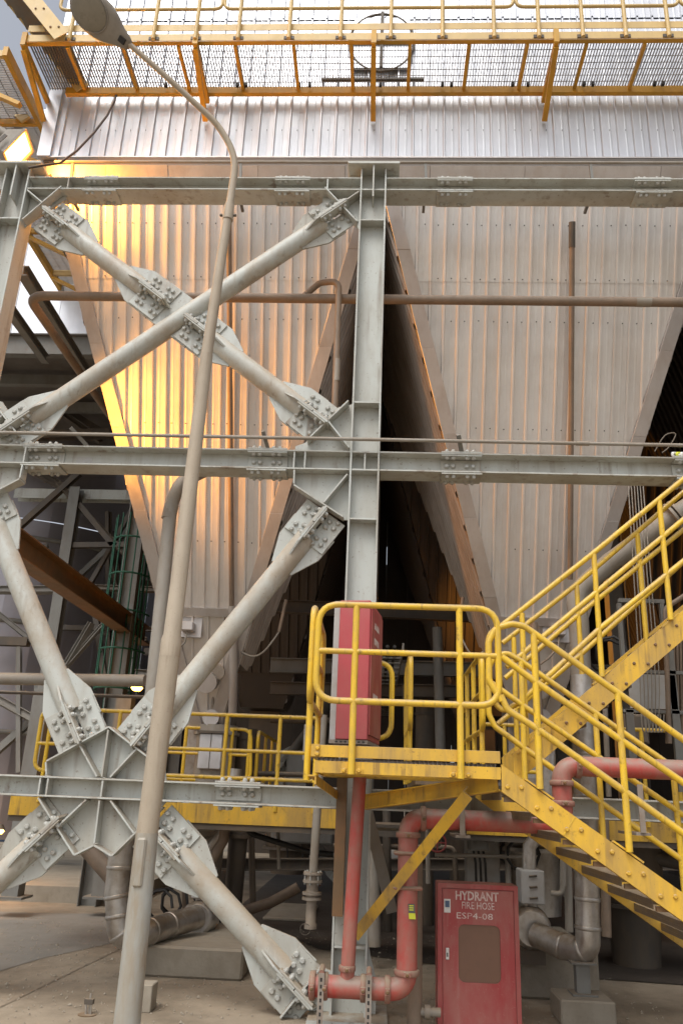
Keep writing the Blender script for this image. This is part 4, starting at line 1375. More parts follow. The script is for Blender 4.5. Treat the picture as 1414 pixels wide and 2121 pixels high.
polyrail(ur, [(1020, 1450), (1040, 1475), (1075, 1455), (1241, 1302), ext((1241, 1302), (1381, 1189), 1500)], yU)
for (a, b) in (((1078, 1270), (1092, 1545)), ((1225, 1148), (1250, 1402)), ((1361, 1036), (1391, 1284))):
    p0, p1 = V(*a, yU), V(*b, yU)
    x = (p0.x + p1.x) / 2
    MB().tube([(x, yU, p1.z), (x, yU, p0.z)], RR, 12).build('post', 'yellow', ur)
    d = Vector((1, 0, sl2)).normalized()
    MB().bar(Vector((x, YU0 + 0.02, p1.z)) - d * 0.1, Vector((x, YU0 + 0.02, p1.z)) + d * 0.1, 0.05, 0.012, (0, 0, 1)).build('post_foot', 'yellow_plate', ur)
ur2 = thing('stair_railing', 'pale yellow railing along the far side of the upper stair', 'railing', tuple(V(1191, 1440, YU1)))
polyrail(ur2, [(1040, 1332), (1087, 1295), (1191, 1212), ext((1191, 1212), (1315, 1105), 1500)], YU1)
polyrail(ur2, [(1045, 1405), (1193, 1277), ext((1193, 1277), (1321, 1173), 1500)], YU1)
polyrail(ur2, [(1030, 1500), (1060, 1475), (1200, 1357), ext((1200, 1357), (1335, 1235), 1500)], YU1)
for (a, b) in (((1059, 1320), (1075, 1560)), ((1191, 1212), (1210, 1450)), ((1315, 1105), (1343, 1345))):
    p0, p1 = V(*a, YU1), V(*b, YU1)
    x = (p0.x + p1.x) / 2
    MB().tube([(x, YU1, p1.z), (x, YU1, p0.z)], RR, 12).build('post', 'yellow', ur2)

# ---------------------------------------------------------------- tall red box on the platform
rb = thing('hose_box', 'tall faded red box on a grey slotted frame, standing on the yellow platform', 'cabinet', tuple(V(730, 1540, 6.35)))
x0, x1 = V(702, 1400, 6.25).x, V(768, 1400, 6.25).x
z0, z1 = V(735, 1532, 6.25).z, V(735, 1243, 6.25).z
MB().box(x0, x1, 6.25, 6.85, z0, z1).build('body', 'cabinet2', rb, bevel=0.006)
MB().box(x1 + 0.001, x1 + 0.012, 6.28, 6.82, z0 + 0.04, z1 - 0.04).build('door', 'cabinet', rb)
for zz, hh in ((0.86, 0.05), (0.74, 0.05), (0.3, 0.06)):
    MB().box(x1 + 0.0125, x1 + 0.014, 6.4, 6.62, z0 + zz, z0 + zz + hh).build('sticker', 'stencil', rb)
MB().box(x0 - 0.05, x0 - 0.004, 6.28, 6.33, z0 - 0.03, z1 - 0.0).box(x0 - 0.05, x0 - 0.004, 6.75, 6.80, z0 - 0.03, z1).build('frame_post', 'panel_grey', rb)
B = MB().box(x0 - 0.05, x1, 6.262, 6.84, z0 - 0.03, z0 - 0.002)
B.build('frame_base', 'bracket', rb)
B = MB()
for i in range(7):
    B.box(x0 + 0.0 + i * 0.034, x0 + 0.02 + i * 0.034, 6.258, 6.2615, z0 - 0.021, z0 - 0.011)
B.build('slot', 'black', rb)

rb.rotation_euler = (0, 0, R(-9))

# ---------------------------------------------------------------- red fire pipes
rp = thing('fire_main', 'thick red fire water pipe with grooved couplings at the foot of the centre column', 'pipe', tuple(V(745, 2045, 6.6)))
YR = 6.65
RPI = 0.075
zlow = V(745, 2046, YR).z
xv = V(843, 1900, YR).x
zhi = V(960, 1699, YR).z
xr = V(1163, 1640, YR).x
zhi2 = V(1300, 1591, YR).z
path = [(V(640, 2045, YR).x, YR, zlow), (xv, YR, zlow), (xv, YR, zhi), (xr, YR, zhi), (xr, YR, zhi2), (6.5, YR, zhi2)]
MB().tube(fillet(path, 0.13, 8), RPI, 20).build('tube', 'red', rp)
xs_ = V(722, 1900, YR).x
MB().tube([(xs_, YR, zlow), (xs_ + 0.055, YR, V(735, 1615, YR).z + 0.1)], 0.052, 18).build('riser', 'red', rp)


def coupling(T, p, ax_, r=RPI + 0.017, w=0.042):
    p = Vector(p); ax_ = Vector(ax_).normalized()
    c = MB().tube([p - ax_ * w / 2, p - ax_ * w * 0.35, p + ax_ * w * 0.35, p + ax_ * w / 2], [r * 0.93, r, r, r * 0.93], 20)
    side = ax_.cross(Vector((0, 1, 0)))
    if side.length < 0.1: side = Vector((0, 0, 1))
    side.normalize()
    o = c.build('coupling', 'coupling', T)
    MB().bar(p - ax_ * w * 0.4 + Vector((0, -r - 0.006, 0)) , p + ax_ * w * 0.4 + Vector((0, -r - 0.006, 0)), 0.05, 0.03, (0, 1, 0)).build('coupling_lug', 'coupling', o, bevel=0.004)
    bolt(p + Vector((0, -r - 0.02, 0)), (0, -1, 0), o, BOLT_D)
    return o


for px in (647, 673, 752, 802):
    coupling(rp, (V(px, 2045, YR).x, YR, zlow), (1, 0, 0), RPI + (0.022 if px < 650 else 0.017))
coupling(rp, (xv, YR, V(845, 2014, YR).z), (0, 0, 1))
coupling(rp, (xv, YR, V(845, 1729, YR).z), (0, 0, 1))
coupling(rp, (V(876, 1697, YR).x, YR, zhi), (1, 0, 0))
coupling(rp, (xr, YR, V(1163, 1622, YR).z), (0, 0, 1))
coupling(rp, (xr, YR, V(1163, 1664, YR).z), (0, 0, 1))
coupling(rp, (V(1195, 1590, YR).x, YR, zhi2), (1, 0, 0))
coupling(rp, (xs_ + 0.0, YR, V(711, 2005, YR).z), (0, 0, 1), 0.062, 0.04)
for py in (1767, 1838):
    z = V(845, py, YR).z
    MB().box(xv - 0.11, xv + 0.11, YR - 0.09, YR + 0.09, z - 0.014, z + 0.014).build('clamp_band', 'coupling', rp, bevel=0.012)
# dark dent on the riser and U-clamp
for px in (664, 763):
    x = V(px, 2060, YR - 0.1).x
    S_ = MB().box(x - 0.021, x + 0.021, YR - 0.115, YR - 0.10, 0.0, zlow + 0.10).build('pipe_support', 'bracket', rp)
    B = MB()
    for i in range(9):
        z = 0.03 + i * 0.043
        B.box(x - 0.007, x + 0.007, YR - 0.1165, YR - 0.1155, z, z + 0.024)
    B.build('slot', 'black', S_)
    MB().tube([(x, YR - 0.1, zlow + 0.1), (x, YR + 0.02, zlow + 0.12)], 0.02, 8).build('clamp_nut', 'coupling', rp)
for px, y0_, y1_ in ((957, 1672, 1730), (1330, 1625, 1725)):
    x = V(px, 1700, YR - 0.1).x
    za, zb = V(px, y1_, YR - 0.1).z, V(px, y0_, YR - 0.1).z
    MB().box(x - 0.02, x + 0.02, YR - 0.10, YR - 0.088, za, zb).box(x - 0.05, x + 0.06, YR - 0.08, YR + 0.4, za - 0.02, za - 0.001).build('hanger_strap', 'bracket', rp)
# hanging yellow tag
tg = thing('hanging_tag', 'small yellow and black tag hanging on the upright red pipe', 'tag', tuple(V(851, 1888, YR - 0.09)))
p = V(852, 1888, YR - 0.085)
MB().prism([p + Vector((-.028, 0, .05)), p + Vector((.022, 0, .05)), p + Vector((.026, 0, -.01)), p + Vector((-.022, 0, -.01))], (0, -0.003, 0)).build('tag_top', 'tag_dark', tg)
MB().prism([p + Vector((-.022, 0, -.011)), p + Vector((.026, 0, -.011)), p + Vector((.03, 0, -.05)), p + Vector((-.018, 0, -.05))], (0, -0.003, 0)).build('tag_bottom', 'tag_yellow', tg)
B = MB()
for i in range(3):
    B.box(p.x - 0.018, p.x + 0.014, p.y - 0.0042, p.y - 0.0032, p.z + 0.035 - i * 0.014, p.z + 0.042 - i * 0.014)
B.build('tag_print', 'tag_yellow', tg)
# small lower pipe at the ground beside the cabinet
sp2 = thing('drain_line', 'small dusty pipe with fittings low beside the hydrant cabinet', 'pipe', (0.42, 7.0, 0))
zq = V(870, 2095, 6.9).z
xq = V(858, 2095, 6.9).x
MB().tube([(xq, 6.9, 0), (xq, 6.9, V(858, 1780, 6.9).z)], 0.055, 12).build('tube', 'pipe_brown', sp2)
MB().tube([(xq, 6.9, zq), (V(912, 2095, 6.9).x, 6.9, zq)], 0.032, 12).build('branch', 'pipe_grey', sp2)
for px in (858, 884):
    x = V(px, 2095, 6.9).x
    MB().tube([(x - 0.02, 6.9, zq), (x + 0.02, 6.9, zq)], 0.05, 10).build('fitting', 'pipe_grey', sp2)

# ---------------------------------------------------------------- hydrant cabinet
YH = 7.0
hx0, hx1 = V(906, 1980, YH).x, V(1076, 1980, YH).x
hzt = V(985, 1832, YH).z
hc = thing('hydrant_cabinet', 'red fire hose hydrant cabinet with brown window, standing on the ground below the stair', 'cabinet', ((hx0 + hx1) / 2, YH, 0))
hzb = 0.012
MB().box(hx0, hx1, YH + 0.012, YH + 0.26, hzb, hzt).build('body', 'cabinet', hc, bevel=0.004)
fw = 0.034
B = MB().box(hx0, hx0 + fw, YH, YH + 0.0115, hzb, hzt).box(hx1 - fw, hx1, YH, YH + 0.0115, hzb, hzt).box(hx0 + fw, hx1 - fw, YH, YH + 0.0115, hzt - fw, hzt).box(hx0 + fw, hx1 - fw, YH, YH + 0.0115, hzb, hzb + fw)
B.build('frame', 'cabinet', hc)
dx0, dx1, dz0, dz1 = hx0 + fw + 0.005, hx1 - fw - 0.005, hzb + fw + 0.005, hzt - fw - 0.005
wx0, wx1 = V(949, 1980, YH).x, V(1036, 1980, YH).x
wz0, wz1 = V(992, 2036, YH).z, V(992, 1916, YH).z
# door with a rounded opening
rd = 0.045
hole = []
for cx, cz, a0 in ((wx1 - rd, wz1 - rd, 0), (wx0 + rd, wz1 - rd, 90), (wx0 + rd, wz0 + rd, 180), (wx1 - rd, wz0 + rd, 270)):
    for k in range(6):
        a_ = R(a0 + 18 * k)
        hole.append((cx + rd * math.cos(a_), cz + rd * math.sin(a_)))
cxx, czz = (wx0 + wx1) / 2, (wz0 + wz1) / 2
outer = []
for (hx, hz_) in hole:
    ddx, ddz = hx - cxx, hz_ - czz
    t = min(((dx1 - cxx) if ddx > 0 else (dx0 - cxx)) / ddx if abs(ddx) > 1e-6 else 1e9, ((dz1 - czz) if ddz > 0 else (dz0 - czz)) / ddz if abs(ddz) > 1e-6 else 1e9)
    outer.append((cxx + ddx * t, czz + ddz * t))
# force corners
def nearest(c):
    return min(range(24), key=lambda i: (outer[i][0] - c[0]) ** 2 + (outer[i][1] - c[1]) ** 2)
for c in ((dx1, dz1), (dx0, dz1), (dx0, dz0), (dx1, dz0)):
    outer[nearest(c)] = c
yd = YH - 0.004
vs = [(x, yd, z) for x, z in outer] + [(x, yd, z) for x, z in hole] + [(x, yd + 0.014, z) for x, z in hole] + [(x, yd + 0.014, z) for x, z in outer]
fs = [(i, (i + 1) % 24, 24 + (i + 1) % 24, 24 + i) for i in range(24)] + [(24 + i, 24 + (i + 1) % 24, 48 + (i + 1) % 24, 48 + i) for i in range(24)] + [(i, 72 + i, 72 + (i + 1) % 24, (i + 1) % 24) for i in range(24)]
door = MB().add(vs, fs).build('door', 'cabinet', hc)
MB().box(wx0 - 0.005, wx1 + 0.005, YH + 0.0125 - 0.0055, YH + 0.0118, wz0 - 0.005, wz1 + 0.005).build('window', 'cab_glass', hc)


def text(body, size, x, z, y, parent, width, name='lettering', font_bold=0.0):
    cu = bpy.data.curves.new('lettering', 'FONT')
    cu.body = body
    cu.size = size
    cu.offset = font_bold
    cu.extrude = 0.0004
    cu.resolution_u = 2
    tmp = bpy.data.objects.new('tmp', cu)
    COL.objects.link(tmp)
    bpy.context.view_layer.update()
    dg = bpy.context.evaluated_depsgraph_get()
    me = bpy.data.meshes.new_from_object(tmp.evaluated_get(dg))
    bpy.data.objects.remove(tmp)
    xsv = [v.co.x for v in me.vertices]
    mn, mx = min(xsv), max(xsv)
    s_ = width / (mx - mn)
    for v in me.vertices:
        v.co = Vector(((v.co.x - mn) * s_, -v.co.z, v.co.y))
    me.materials.clear(); me.materials.append(M['stencil'])
    o = bpy.data.objects.new(name, me)
    COL.objects.link(o)
    o.parent = parent
    o.location = Vector((x, y, z)) - abs_loc(parent)
    return o


def tx(px0, px1, py, body, bold=0.0, hpx=20):
    a, b = V(px0, py, yd), V(px1, py, yd)
    hh = hpx * (b.x - a.x) / (px1 - px0)
    text(body, hh / 0.72, a.x, a.z - 0.0, yd - 0.0012, door, b.x - a.x, font_bold=bold)


tx(943, 1032, 1863, 'HYDRANT', 0.002, 17)
tx(956, 1023, 1882, 'FIRE HOSE', 0.0, 14)
tx(945, 1020, 1902, 'ESP4-08', 0.0, 12)
a = V(926, 1876, yd)
st = MB().box(a.x - 0.026, a.x + 0.024, yd - 0.003, yd - 0.0008, a.z - 0.048, a.z + 0.048).build('sticker', 'white', door)
MB().box(a.x - 0.018, a.x + 0.016, yd - 0.004, yd - 0.0031, a.z - 0.01, a.z + 0.036).build('print', 'blue', st)
a = V(926, 1975, yd)
st = MB().box(a.x - 0.012, a.x + 0.012, yd - 0.012, yd - 0.0008, a.z - 0.04, a.z + 0.04).build('latch', 'white', door, bevel=0.003)
MB().box(a.x - 0.006, a.x + 0.004, yd - 0.014, yd - 0.0121, a.z - 0.02, a.z + 0.008).build('keyhole', 'tag_dark', st)

# ---------------------------------------------------------------- silver insulated drop pipes
def jacket_pipe(name, label, pts, r, mat='jacket', bands=()):
    T = thing(name, label, 'pipe', tuple(pts[0]))
    pp = fillet(pts, r * 1.6, 7)
    MB().tube(pp, r, 20).build('jacket', mat, T)
    # lap bands along the path
    L_ = [0]
    for a, b in zip(pp[:-1], pp[1:]): L_.append(L_[-1] + (Vector(b) - Vector(a)).length)
    for s_ in bands:
        tgt = s_ * L_[-1]
        for i in range(len(pp) - 1):
            if L_[i] <= tgt <= L_[i + 1] and L_[i + 1] > L_[i]:
                t = (tgt - L_[i]) / (L_[i + 1] - L_[i])
                a, b = Vector(pp[i]), Vector(pp[i + 1])
                p = a.lerp(b, t); d = (b - a).normalized()
                MB().tube([p - d * 0.018, p - d * 0.012, p + d * 0.012, p + d * 0.018], [r + 0.001, r + 0.007, r + 0.007, r + 0.001], 20).build('lap_band', mat, T)
                break
    return T


YJ = 7.6
jacket_pipe('insulated_pipe', 'silver jacketed pipe bending below the stair and resting on a short post',
            [V(1203, 1400, YJ), V(1212, 1640, YJ), V(1217, 1975, YJ), V(1165, 1960, YJ + 0.15), V(1108, 1935, YJ + 0.35)], 0.102, bands=(0.12, 0.25, 0.38, 0.5, 0.6, 0.68, 0.76, 0.83, 0.9))
YJ2 = 8.2
jacket_pipe('insulated_pipe', 'silver brown jacketed pipe bending below the star gusset',
            [V(262, 1700, YJ2), V(250, 1780, YJ2), V(243, 1850, YJ2), V(250, 1945, YJ2), V(300, 1932, YJ2 + 0.1), V(345, 1918, YJ2 + 0.5), V(408, 1900, YJ2 + 0.9)], 0.115, bands=(0.2, 0.32, 0.4, 0.47, 0.55, 0.62, 0.8))
for (px, py, Y, lab) in ((1103, 1925, YJ + 0.36, 'round silver end flange of the jacketed pipe under the stair'), (405, 1905, YJ2 + 1.0, 'round silver end flange of the jacketed pipe behind the lamp post')):
    p = V(px, py, Y)
    T = thing('blower_casing', lab.replace('end flange', 'blower casing'), 'machine', tuple(p))
    MB().tube([p + Vector((0, 0.02, 0)), p + Vector((0, 0.05, 0)), p + Vector((0.03, 0.3, 0))], [0.14, 0.17, 0.17], 22).build('drum', 'jacket', T)
    MB().tube([p + Vector((0.02, 0.2, 0.12)), p + Vector((0.02, 0.2, 0.6))], 0.06, 14).build('neck', 'jacket', T)
    MB().box(p.x - 0.08, p.x + 0.13, Y + 0.06, Y + 0.34, p.z + 0.19, p.z + 0.47).build('gearbox', 'panel_grey', T, bevel=0.01)
    for dz in (0.24, 0.33, 0.42):
        MB().tube([(p.x - 0.01, Y + 0.05, p.z + dz), (p.x + 0.06, Y + 0.05, p.z + dz + 0.008)], 0.010, 8).build('latch', 'dark_steel', T)
    MB().tube([(p.x + 0.02, Y + 0.2, p.z + 0.47), (p.x + 0.03, Y + 0.2, p.z + 0.66), (p.x + 0.22, Y + 0.25, p.z + 0.92), (p.x + 0.26, Y + 0.25, p.z + 1.5)], 0.062, 14).build('chute', 'jacket', T)
    MB().box(p.x - 0.1, p.x + 0.12, Y + 0.1, Y + 0.35, 0.3, p.z - 0.18).build('foot', 'dark_steel', T)

# post and block under the right elbow
po = VZ(1203, 2092, 0.0)
yb_ = V(1203, 2000, YJ)
T = thing('pipe_post', 'short concrete footed post under the silver pipe elbow', 'post', (yb_.x, YJ, 0))
MB().box(yb_.x - 0.055, yb_.x + 0.055, YJ - 0.05, YJ + 0.05, 0.18, yb_.z + 0.03).build('post', 'mid_steel', T)
MB().box(yb_.x - 0.1, yb_.x + 0.1, YJ - 0.1, YJ + 0.1, yb_.z + 0.02, yb_.z + 0.035).build('saddle', 'mid_steel', T)
MB().box(yb_.x - 0.1, yb_.x + 0.1, YJ - 0.1, YJ + 0.1, 0.181, 0.195).build('base_plate', 'mid_steel', T)
MB().box(yb_.x - 0.23, yb_.x + 0.2, YJ - 0.24, YJ + 0.2, 0.0, 0.18).build('concrete_foot', 'concrete', T, bevel=0.012)


def block(x0p, x1p, y_top, y_bot, Yn, depth, label, mat='concrete', grp=None, chip=True):
    a, b = V(x0p, y_bot, Yn), V(x1p, y_bot, Yn)
    zt = V((x0p + x1p) / 2, y_top, Yn).z
    o = MB().box(a.x, b.x, Yn, Yn + depth, 0.0, zt).build('concrete_plinth', mat, None, bevel=0.02)
    tag(o, label, 'plinth', grp)
    return o


yq = VZ(600, 2045, 0).y
block(292, 500, 1962, 2040, 8.35, 1.6, 'broad low concrete plinth behind the lamp post and lower brace')
block(1075, 1243, 1966, 2056, 8.25, 1.5, 'stained concrete plinth behind the post with the silver pipe')
block(540, 640, 1900, 1965, 12.2, 1.6, 'low concrete plinth deep in the shade below the rear frame')
p = VZ(292, 2098, 0)
o = MB().box(p.x - 0.08, p.x + 0.07, p.y, p.y + 0.18, 0, 0.19).build('concrete_stub', 'concrete', None, bevel=0.006)
tag(o, 'small square concrete stub right behind the lamp post base', 'block')
p = VZ(178, 2102, 0)
T = thing('anchor_stub', 'little rusty anchor bolts standing on the bare ground at lower left', 'anchor', tuple(p))
MB().tube([p, p + Vector((-0.01, 0, 0.1))], 0.008, 6).tube([p + Vector((0.035, 0, 0)), p + Vector((0.03, 0, 0.1))], 0.008, 6).tube([p + Vector((0.015, 0.02, 0)), p + Vector((0.015, 0.02, 0.14))], 0.009, 6).build('bolt', 'jacket', T)
MB().box(p.x - 0.02, p.x + 0.045, p.y - 0.012, p.y + 0.03, 0.07, 0.105).build('plate', 'dark_steel', T)
MB().tube([p + Vector((0.01, 0, 0.001)), p + Vector((0.01, 0, 0.006))], 0.07, 12).build('stain', 'brown_steel', T)

# hanging valve assembly left of the column
vv = V(647, 1830, 7.9)
T = thing('hanging_valve', 'dusty flanged valve on a pipe hanging below the beam left of the centre column', 'valve', tuple(vv))
def vz(py): return V(647, py, 7.9).z
xx = vv.x
MB().tube([(xx + 0.0, 7.9, vz(1830)), (xx + 0.03, 7.9, vz(1480))], 0.038, 14).build('pipe', 'pipe_grey', T)
for py in (1809, 1825, 1850, 1861):
    z = vz(py)
    MB().tube([(xx, 7.9, z - 0.011), (xx, 7.9, z + 0.011)], 0.086, 16).build('flange', 'valve', T)
    if py in (1809, 1861):
        for k in range(6):
            a_ = k * math.pi / 3 + 0.3
MB().tube([(xx, 7.9, vz(1862)), (xx, 7.9, vz(1850)), (xx, 7.9, vz(1838)), (xx, 7.9, vz(1822)), (xx, 7.9, vz(1812))], [0.05, 0.06, 0.05, 0.065, 0.05], 14).build('valve_body', 'valve', T)
for k in range(6):
    a_ = k * math.pi / 3 + 0.3
    MB().tube([(xx + 0.07 * math.cos(a_), 7.9 + 0.07 * math.sin(a_), vz(1832)), (xx + 0.07 * math.cos(a_), 7.9 + 0.07 * math.sin(a_), vz(1803))], 0.009, 6).build('stud', 'bolt', T)
MB().tube([(xx, 7.9, vz(1864)), (xx, 7.9, vz(1912)), (xx, 7.9, vz(1913)), (xx, 7.9, vz(1924))], [0.046, 0.046, 0.055, 0.055], 14).build('spout', 'valve', T)
MB().tube([V(632, 1925, 7.85) + Vector((0.045 * math.cos(t_ * 0.52), 0, 0.045 * math.sin(t_ * 0.52))) for t_ in range(12)], 0.004, 6, closed=True).build('wire_ring', 'dark_steel', T)

# ---------------------------------------------------------------- rear walkway with railing
YB = 9.05
zw = V(500, 1668, YB).z
rwk = thing('rear_walkway', 'yellow edged walkway running behind the frame below the hoppers', 'walkway', (0, YB + 0.5, zw))
xw0, xw1 = V(20, 1665, YB).x, 6.5
zwb = V(500, 1708, YB).z
xg0, xg1 = V(690, 1680, YB).x, V(880, 1680, YB).x
for (a, b) in ((xw0, -0.3), (0.95, xw1)):
    n_s = max(1, int((b - a) / 1.6))
    for i in range(n_s):
        s0, s1 = a + (b - a) * i / n_s, a + (b - a) * (i + 1) / n_s
        MB().box(s0 + 0.002, s1 - 0.002, YB, YB + 0.012, zwb, zw).build('edge_plate', 'yellow_plate', rwk)
MB().box(xw0, xw1, YB + 0.013, YB + 1.0, zw - 0.16, zw - 0.13).build('deck', 'dark_steel', rwk)
for x in (-3.5, -2.3, -1.2, -0.6, 1.2, 2.4, 3.4):
    MB().box(x - 0.04, x + 0.04, YB + 0.03, YB + 1.0, zwb - 0.07, zw - 0.161).build('joist', 'dark_steel', rwk)
MB().box(xw0, xw1, YB + 0.02, YB + 0.1, zwb - 0.06, zwb - 0.002).build('joist', 'dark_steel', rwk)
br = thing('rear_railing', 'dusty yellow railing along the walkway behind the frame, left of the platform', 'railing', (-1.8, YB, zw))
z1_, z2_, z3_ = V(500, 1482, YB).z, V(500, 1555, YB).z, V(500, 1612, YB).z
xa, xb = V(88, 1480, YB).x, V(660, 1490, YB).x
MB().tube(fillet([(xb, YB, z1_), (xa, YB, z1_), (xa, YB, z3_), (xb, YB, z3_)], 0.12), 0.022, 10).build('rail', 'yellow', br)
MB().tube([(xa, YB, z2_), (xb, YB, z2_)], 0.021, 10).build('rail', 'yellow', br)
for px in (96, 240, 465, 577, 655):
    x = V(px, 1560, YB).x
    MB().tube([(x, YB, zw - 0.05), (x, YB, z1_)], 0.022, 10).build('post', 'yellow', br)
br2 = thing('rear_railing', 'second yellow railing loop deeper behind the walkway on the left', 'railing', (-2, YB + 1.4, zw))
Yc = YB + 1.1
rail_loop(br2, [(V(330, 1510, Yc).x, Yc, V(400, 1507, Yc).z), (V(520, 1510, Yc).x, Yc, V(400, 1507, Yc).z), (V(520, 1600, Yc).x, Yc, V(400, 1615, Yc).z), (V(330, 1600, Yc).x, Yc, V(400, 1615, Yc).z)], 0.12, 0.021)
MB().tube([(V(330, 1510, Yc).x, Yc, V(400, 1560, Yc).z), (V(520, 1510, Yc).x, Yc, V(400, 1560, Yc).z)], 0.02, 10).build('rail', 'yellow', br2)
for px in (382, 478, 515):
    x = V(px, 1560, Yc).x
    MB().tube([(x, Yc, zw - 0.05), (x, Yc, V(400, 1507, Yc).z)], 0.022, 10).build('post', 'yellow', br2)
for (xk, ya, yb2) in ((V(535, 1520, YB + 1.2).x, YB + 1.2, YB + 3.4), (V(405, 1540, YB + 2).x, YB + 2.0, YB + 4.5)):
    rail_loop(br2, [(xk, ya, zw + 0.85), (xk, yb2, zw + 0.85), (xk, yb2, zw + 0.2), (xk, ya, zw + 0.2)], 0.12, 0.021)
    for k in range(4):
        y = ya + 0.05 + (yb2 - ya - 0.1) * k / 3
        MB().tube([(xk, y, zw - 0.05), (xk, y, zw + 0.85)], 0.021, 10).build('post', 'yellow', br2)
br3 = thing('rear_railing', 'yellow railing behind the stairs at the right, above the red pipe', 'railing', (2, YB, zw))
xa, xb = V(1000, 1500, YB).x, 6.5
zs3 = [V(1200, y, YB).z for y in (1507, 1546, 1603, 1650)]
for z in zs3[:1] + zs3[2:3]:
    MB().tube([(xa, YB, z), (xb, YB, z)], 0.022, 10).build('rail', 'yellow', br3)
for px in (1045, 1195, 1330, 1400, 1420):
    x = V(px, 1560, YB).x
    MB().tube([(x, YB, zw - 0.05), (x, YB, zs3[0])], 0.022, 10).build('post', 'yellow', br3)

# ---------------------------------------------------------------- things at hopper outlets
for (xh, lab) in ((XH1, 'grey level switch, rapping drum and cables on the skirt of the left hopper'), (XH2, 'grey box and cables on the skirt of the right hopper')):
    T = thing('hopper_fittings', lab, 'machine', (xh, 9.6, 3))
    sft = 0 if xh < 0 else 1
    p = on_hopper(390, 1300, 0.03) if not sft else on_hopper(1150, 1310, 0.03)
    MB().box(p.x - 0.16, p.x + 0.17, p.y - 0.02, p.y + 0.04, p.z - 0.12, p.z + 0.13).build('mount_plate', 'flash', T)
    MB().box(p.x - 0.06, p.x + 0.09, p.y - 0.15, p.y - 0.021, p.z - 0.06, p.z + 0.05).build('switch_box', 'flash', T, bevel=0.01)
    MB().tube([(p.x + 0.02, p.y - 0.1, p.z - 0.06), (p.x, p.y - 0.1, p.z - 0.2), (p.x - 0.12, p.y - 0.08, p.z - 0.33), (p.x - 0.25, p.y + 0.1, p.z - 0.42)], 0.012, 8).build('cable', 'pipe_grey', T)
    p = on_hopper(432, 1408, 0.02) if not sft else on_hopper(1110, 1420, 0.02)
    MB().tube([p + Vector((0, 0.05, 0)), p + Vector((0, -0.14, -0.05))], 0.13, 18).build('drum', 'flash', T)
    MB().tube([p + Vector((0.12, -0.03, 0.1)), p + Vector((0.12, -0.1, 0.08))], 0.09, 16).build('drum', 'valve', T)
    p2 = on_hopper(440, 1488, 0.02) if not sft else on_hopper(1120, 1488, 0.02)
    MB().tube([p2 + Vector((0, -0.03, 0)), p2 + Vector((0, -0.1, -0.0))], 0.1, 16).build('cover', 'flash', T)
    MB().tube([p2 + Vector((0, -0.05, 0.0)), p2 + Vector((0, -0.06, 0.3))], 0.02, 8).build('stem', 'valve', T)
    # cable loops on the slanting edge
    a_ = on_hopper(500, 1350, 0.05) if not sft else on_hopper(1000, 1350, 0.05)
    b_ = a_ + Vector((0.45 if not sft else -0.3, -0.05, 0.25))
    pts = [a_ + (b_ - a_) * (k / 8) - Vector((0, 0, 0.16 * math.sin(math.pi * k / 8))) for k in range(9)]
    MB().tube(pts, 0.012, 8).build('cable', 'pipe_grey', T)
    MB().tube([b_, b_ + Vector((0.06, 0, 0.4))], 0.022, 8).build('conduit', 'pipe_brown', T)
for k, (px, py, w_, h_, lab) in enumerate(((1340, 1560, 0, 0, ''),)):
    pass

a_, b_ = V(408, 1592, 10.0), V(462, 1520, 10.0)
T = thing('sheet_box', 'bright silver sheet box under the left hopper, behind the rear railing', 'box', (a_.x, 10.0, a_.z))
MB().box(a_.x, b_.x, 10.0, 10.5, a_.z, b_.z).build('body', 'silver', T, bevel=0.01)
MB().box(a_.x - 0.03, b_.x + 0.05, 9.97, 10.53, b_.z + 0.001, b_.z + 0.03).build('lid', 'dark_steel', T)
MB().box((a_.x + b_.x) / 2 - 0.004, (a_.x + b_.x) / 2 + 0.004, 9.994, 9.9995, a_.z, b_.z).build('seam', 'dark_steel', T)
# second pipe bending in front of the right hopper (grey, goes up right)
bd = thing('bend_pipe', 'thick grey pipe sloping up to the right behind the upper stair rails', 'pipe', tuple(V(1200, 1300, 8.4)))
MB().tube(fillet([V(1208, 1560, 8.6), V(1198, 1290, 8.6), V(1190, 1230, 8.6), V(1262, 1165, 8.5), V(1376, 1082, 8.3), V(1440, 1040, 8.2)], 0.35, 8), 0.105, 18).build('tube', 'pipe_grey', bd)
p = V(1396, 1070, 8.25); d = (V(1440, 1040, 8.2) - V(1376, 1082, 8.3)).normalized()
for s_ in (-0.03, 0.02):
    MB().tube([p + d * s_, p + d * (s_ + 0.028)], 0.17, 18).build('flange', 'pipe_grey', bd)

# electrical racks at right
rk = thing('cable_rack', 'grey steel rack with white sheet and hanging cables at the right edge behind the stairs', 'rack', tuple(V(1380, 1500, 8.0)))
YK = 8.1
def vb(x0p, x1p, y0p, y1p, name, mat, th=0.05, Y=YK):
    a = V(x0p, (y0p + y1p) / 2, Y); b = V(x1p, (y0p + y1p) / 2, Y)
    return MB().box(a.x, b.x, Y, Y + th, V((x0p + x1p) / 2, y1p, Y).z, V((x0p + x1p) / 2, y0p, Y).z).build(name, mat, rk)
vb(1281, 1375, 1240, 1248, 'rack_bar', 'mid_steel')
vb(1283, 1291, 1249, 1385, 'rack_post', 'mid_steel')
vb(1368, 1376, 1249, 1300, 'rack_post', 'mid_steel')
vb(1296, 1420, 1388, 1395, 'rack_bar', 'mid_steel')
vb(1302, 1400, 1397, 1468, 'sheet_panel', 'panel_grey', 0.02)
vb(1300, 1316, 1470, 1600, 'rack_post', 'mid_steel')
vb(1390, 1406, 1300, 1640, 'rack_post', 'mid_steel')
vb(1290, 1420, 1470, 1477, 'rack_bar', 'mid_steel')
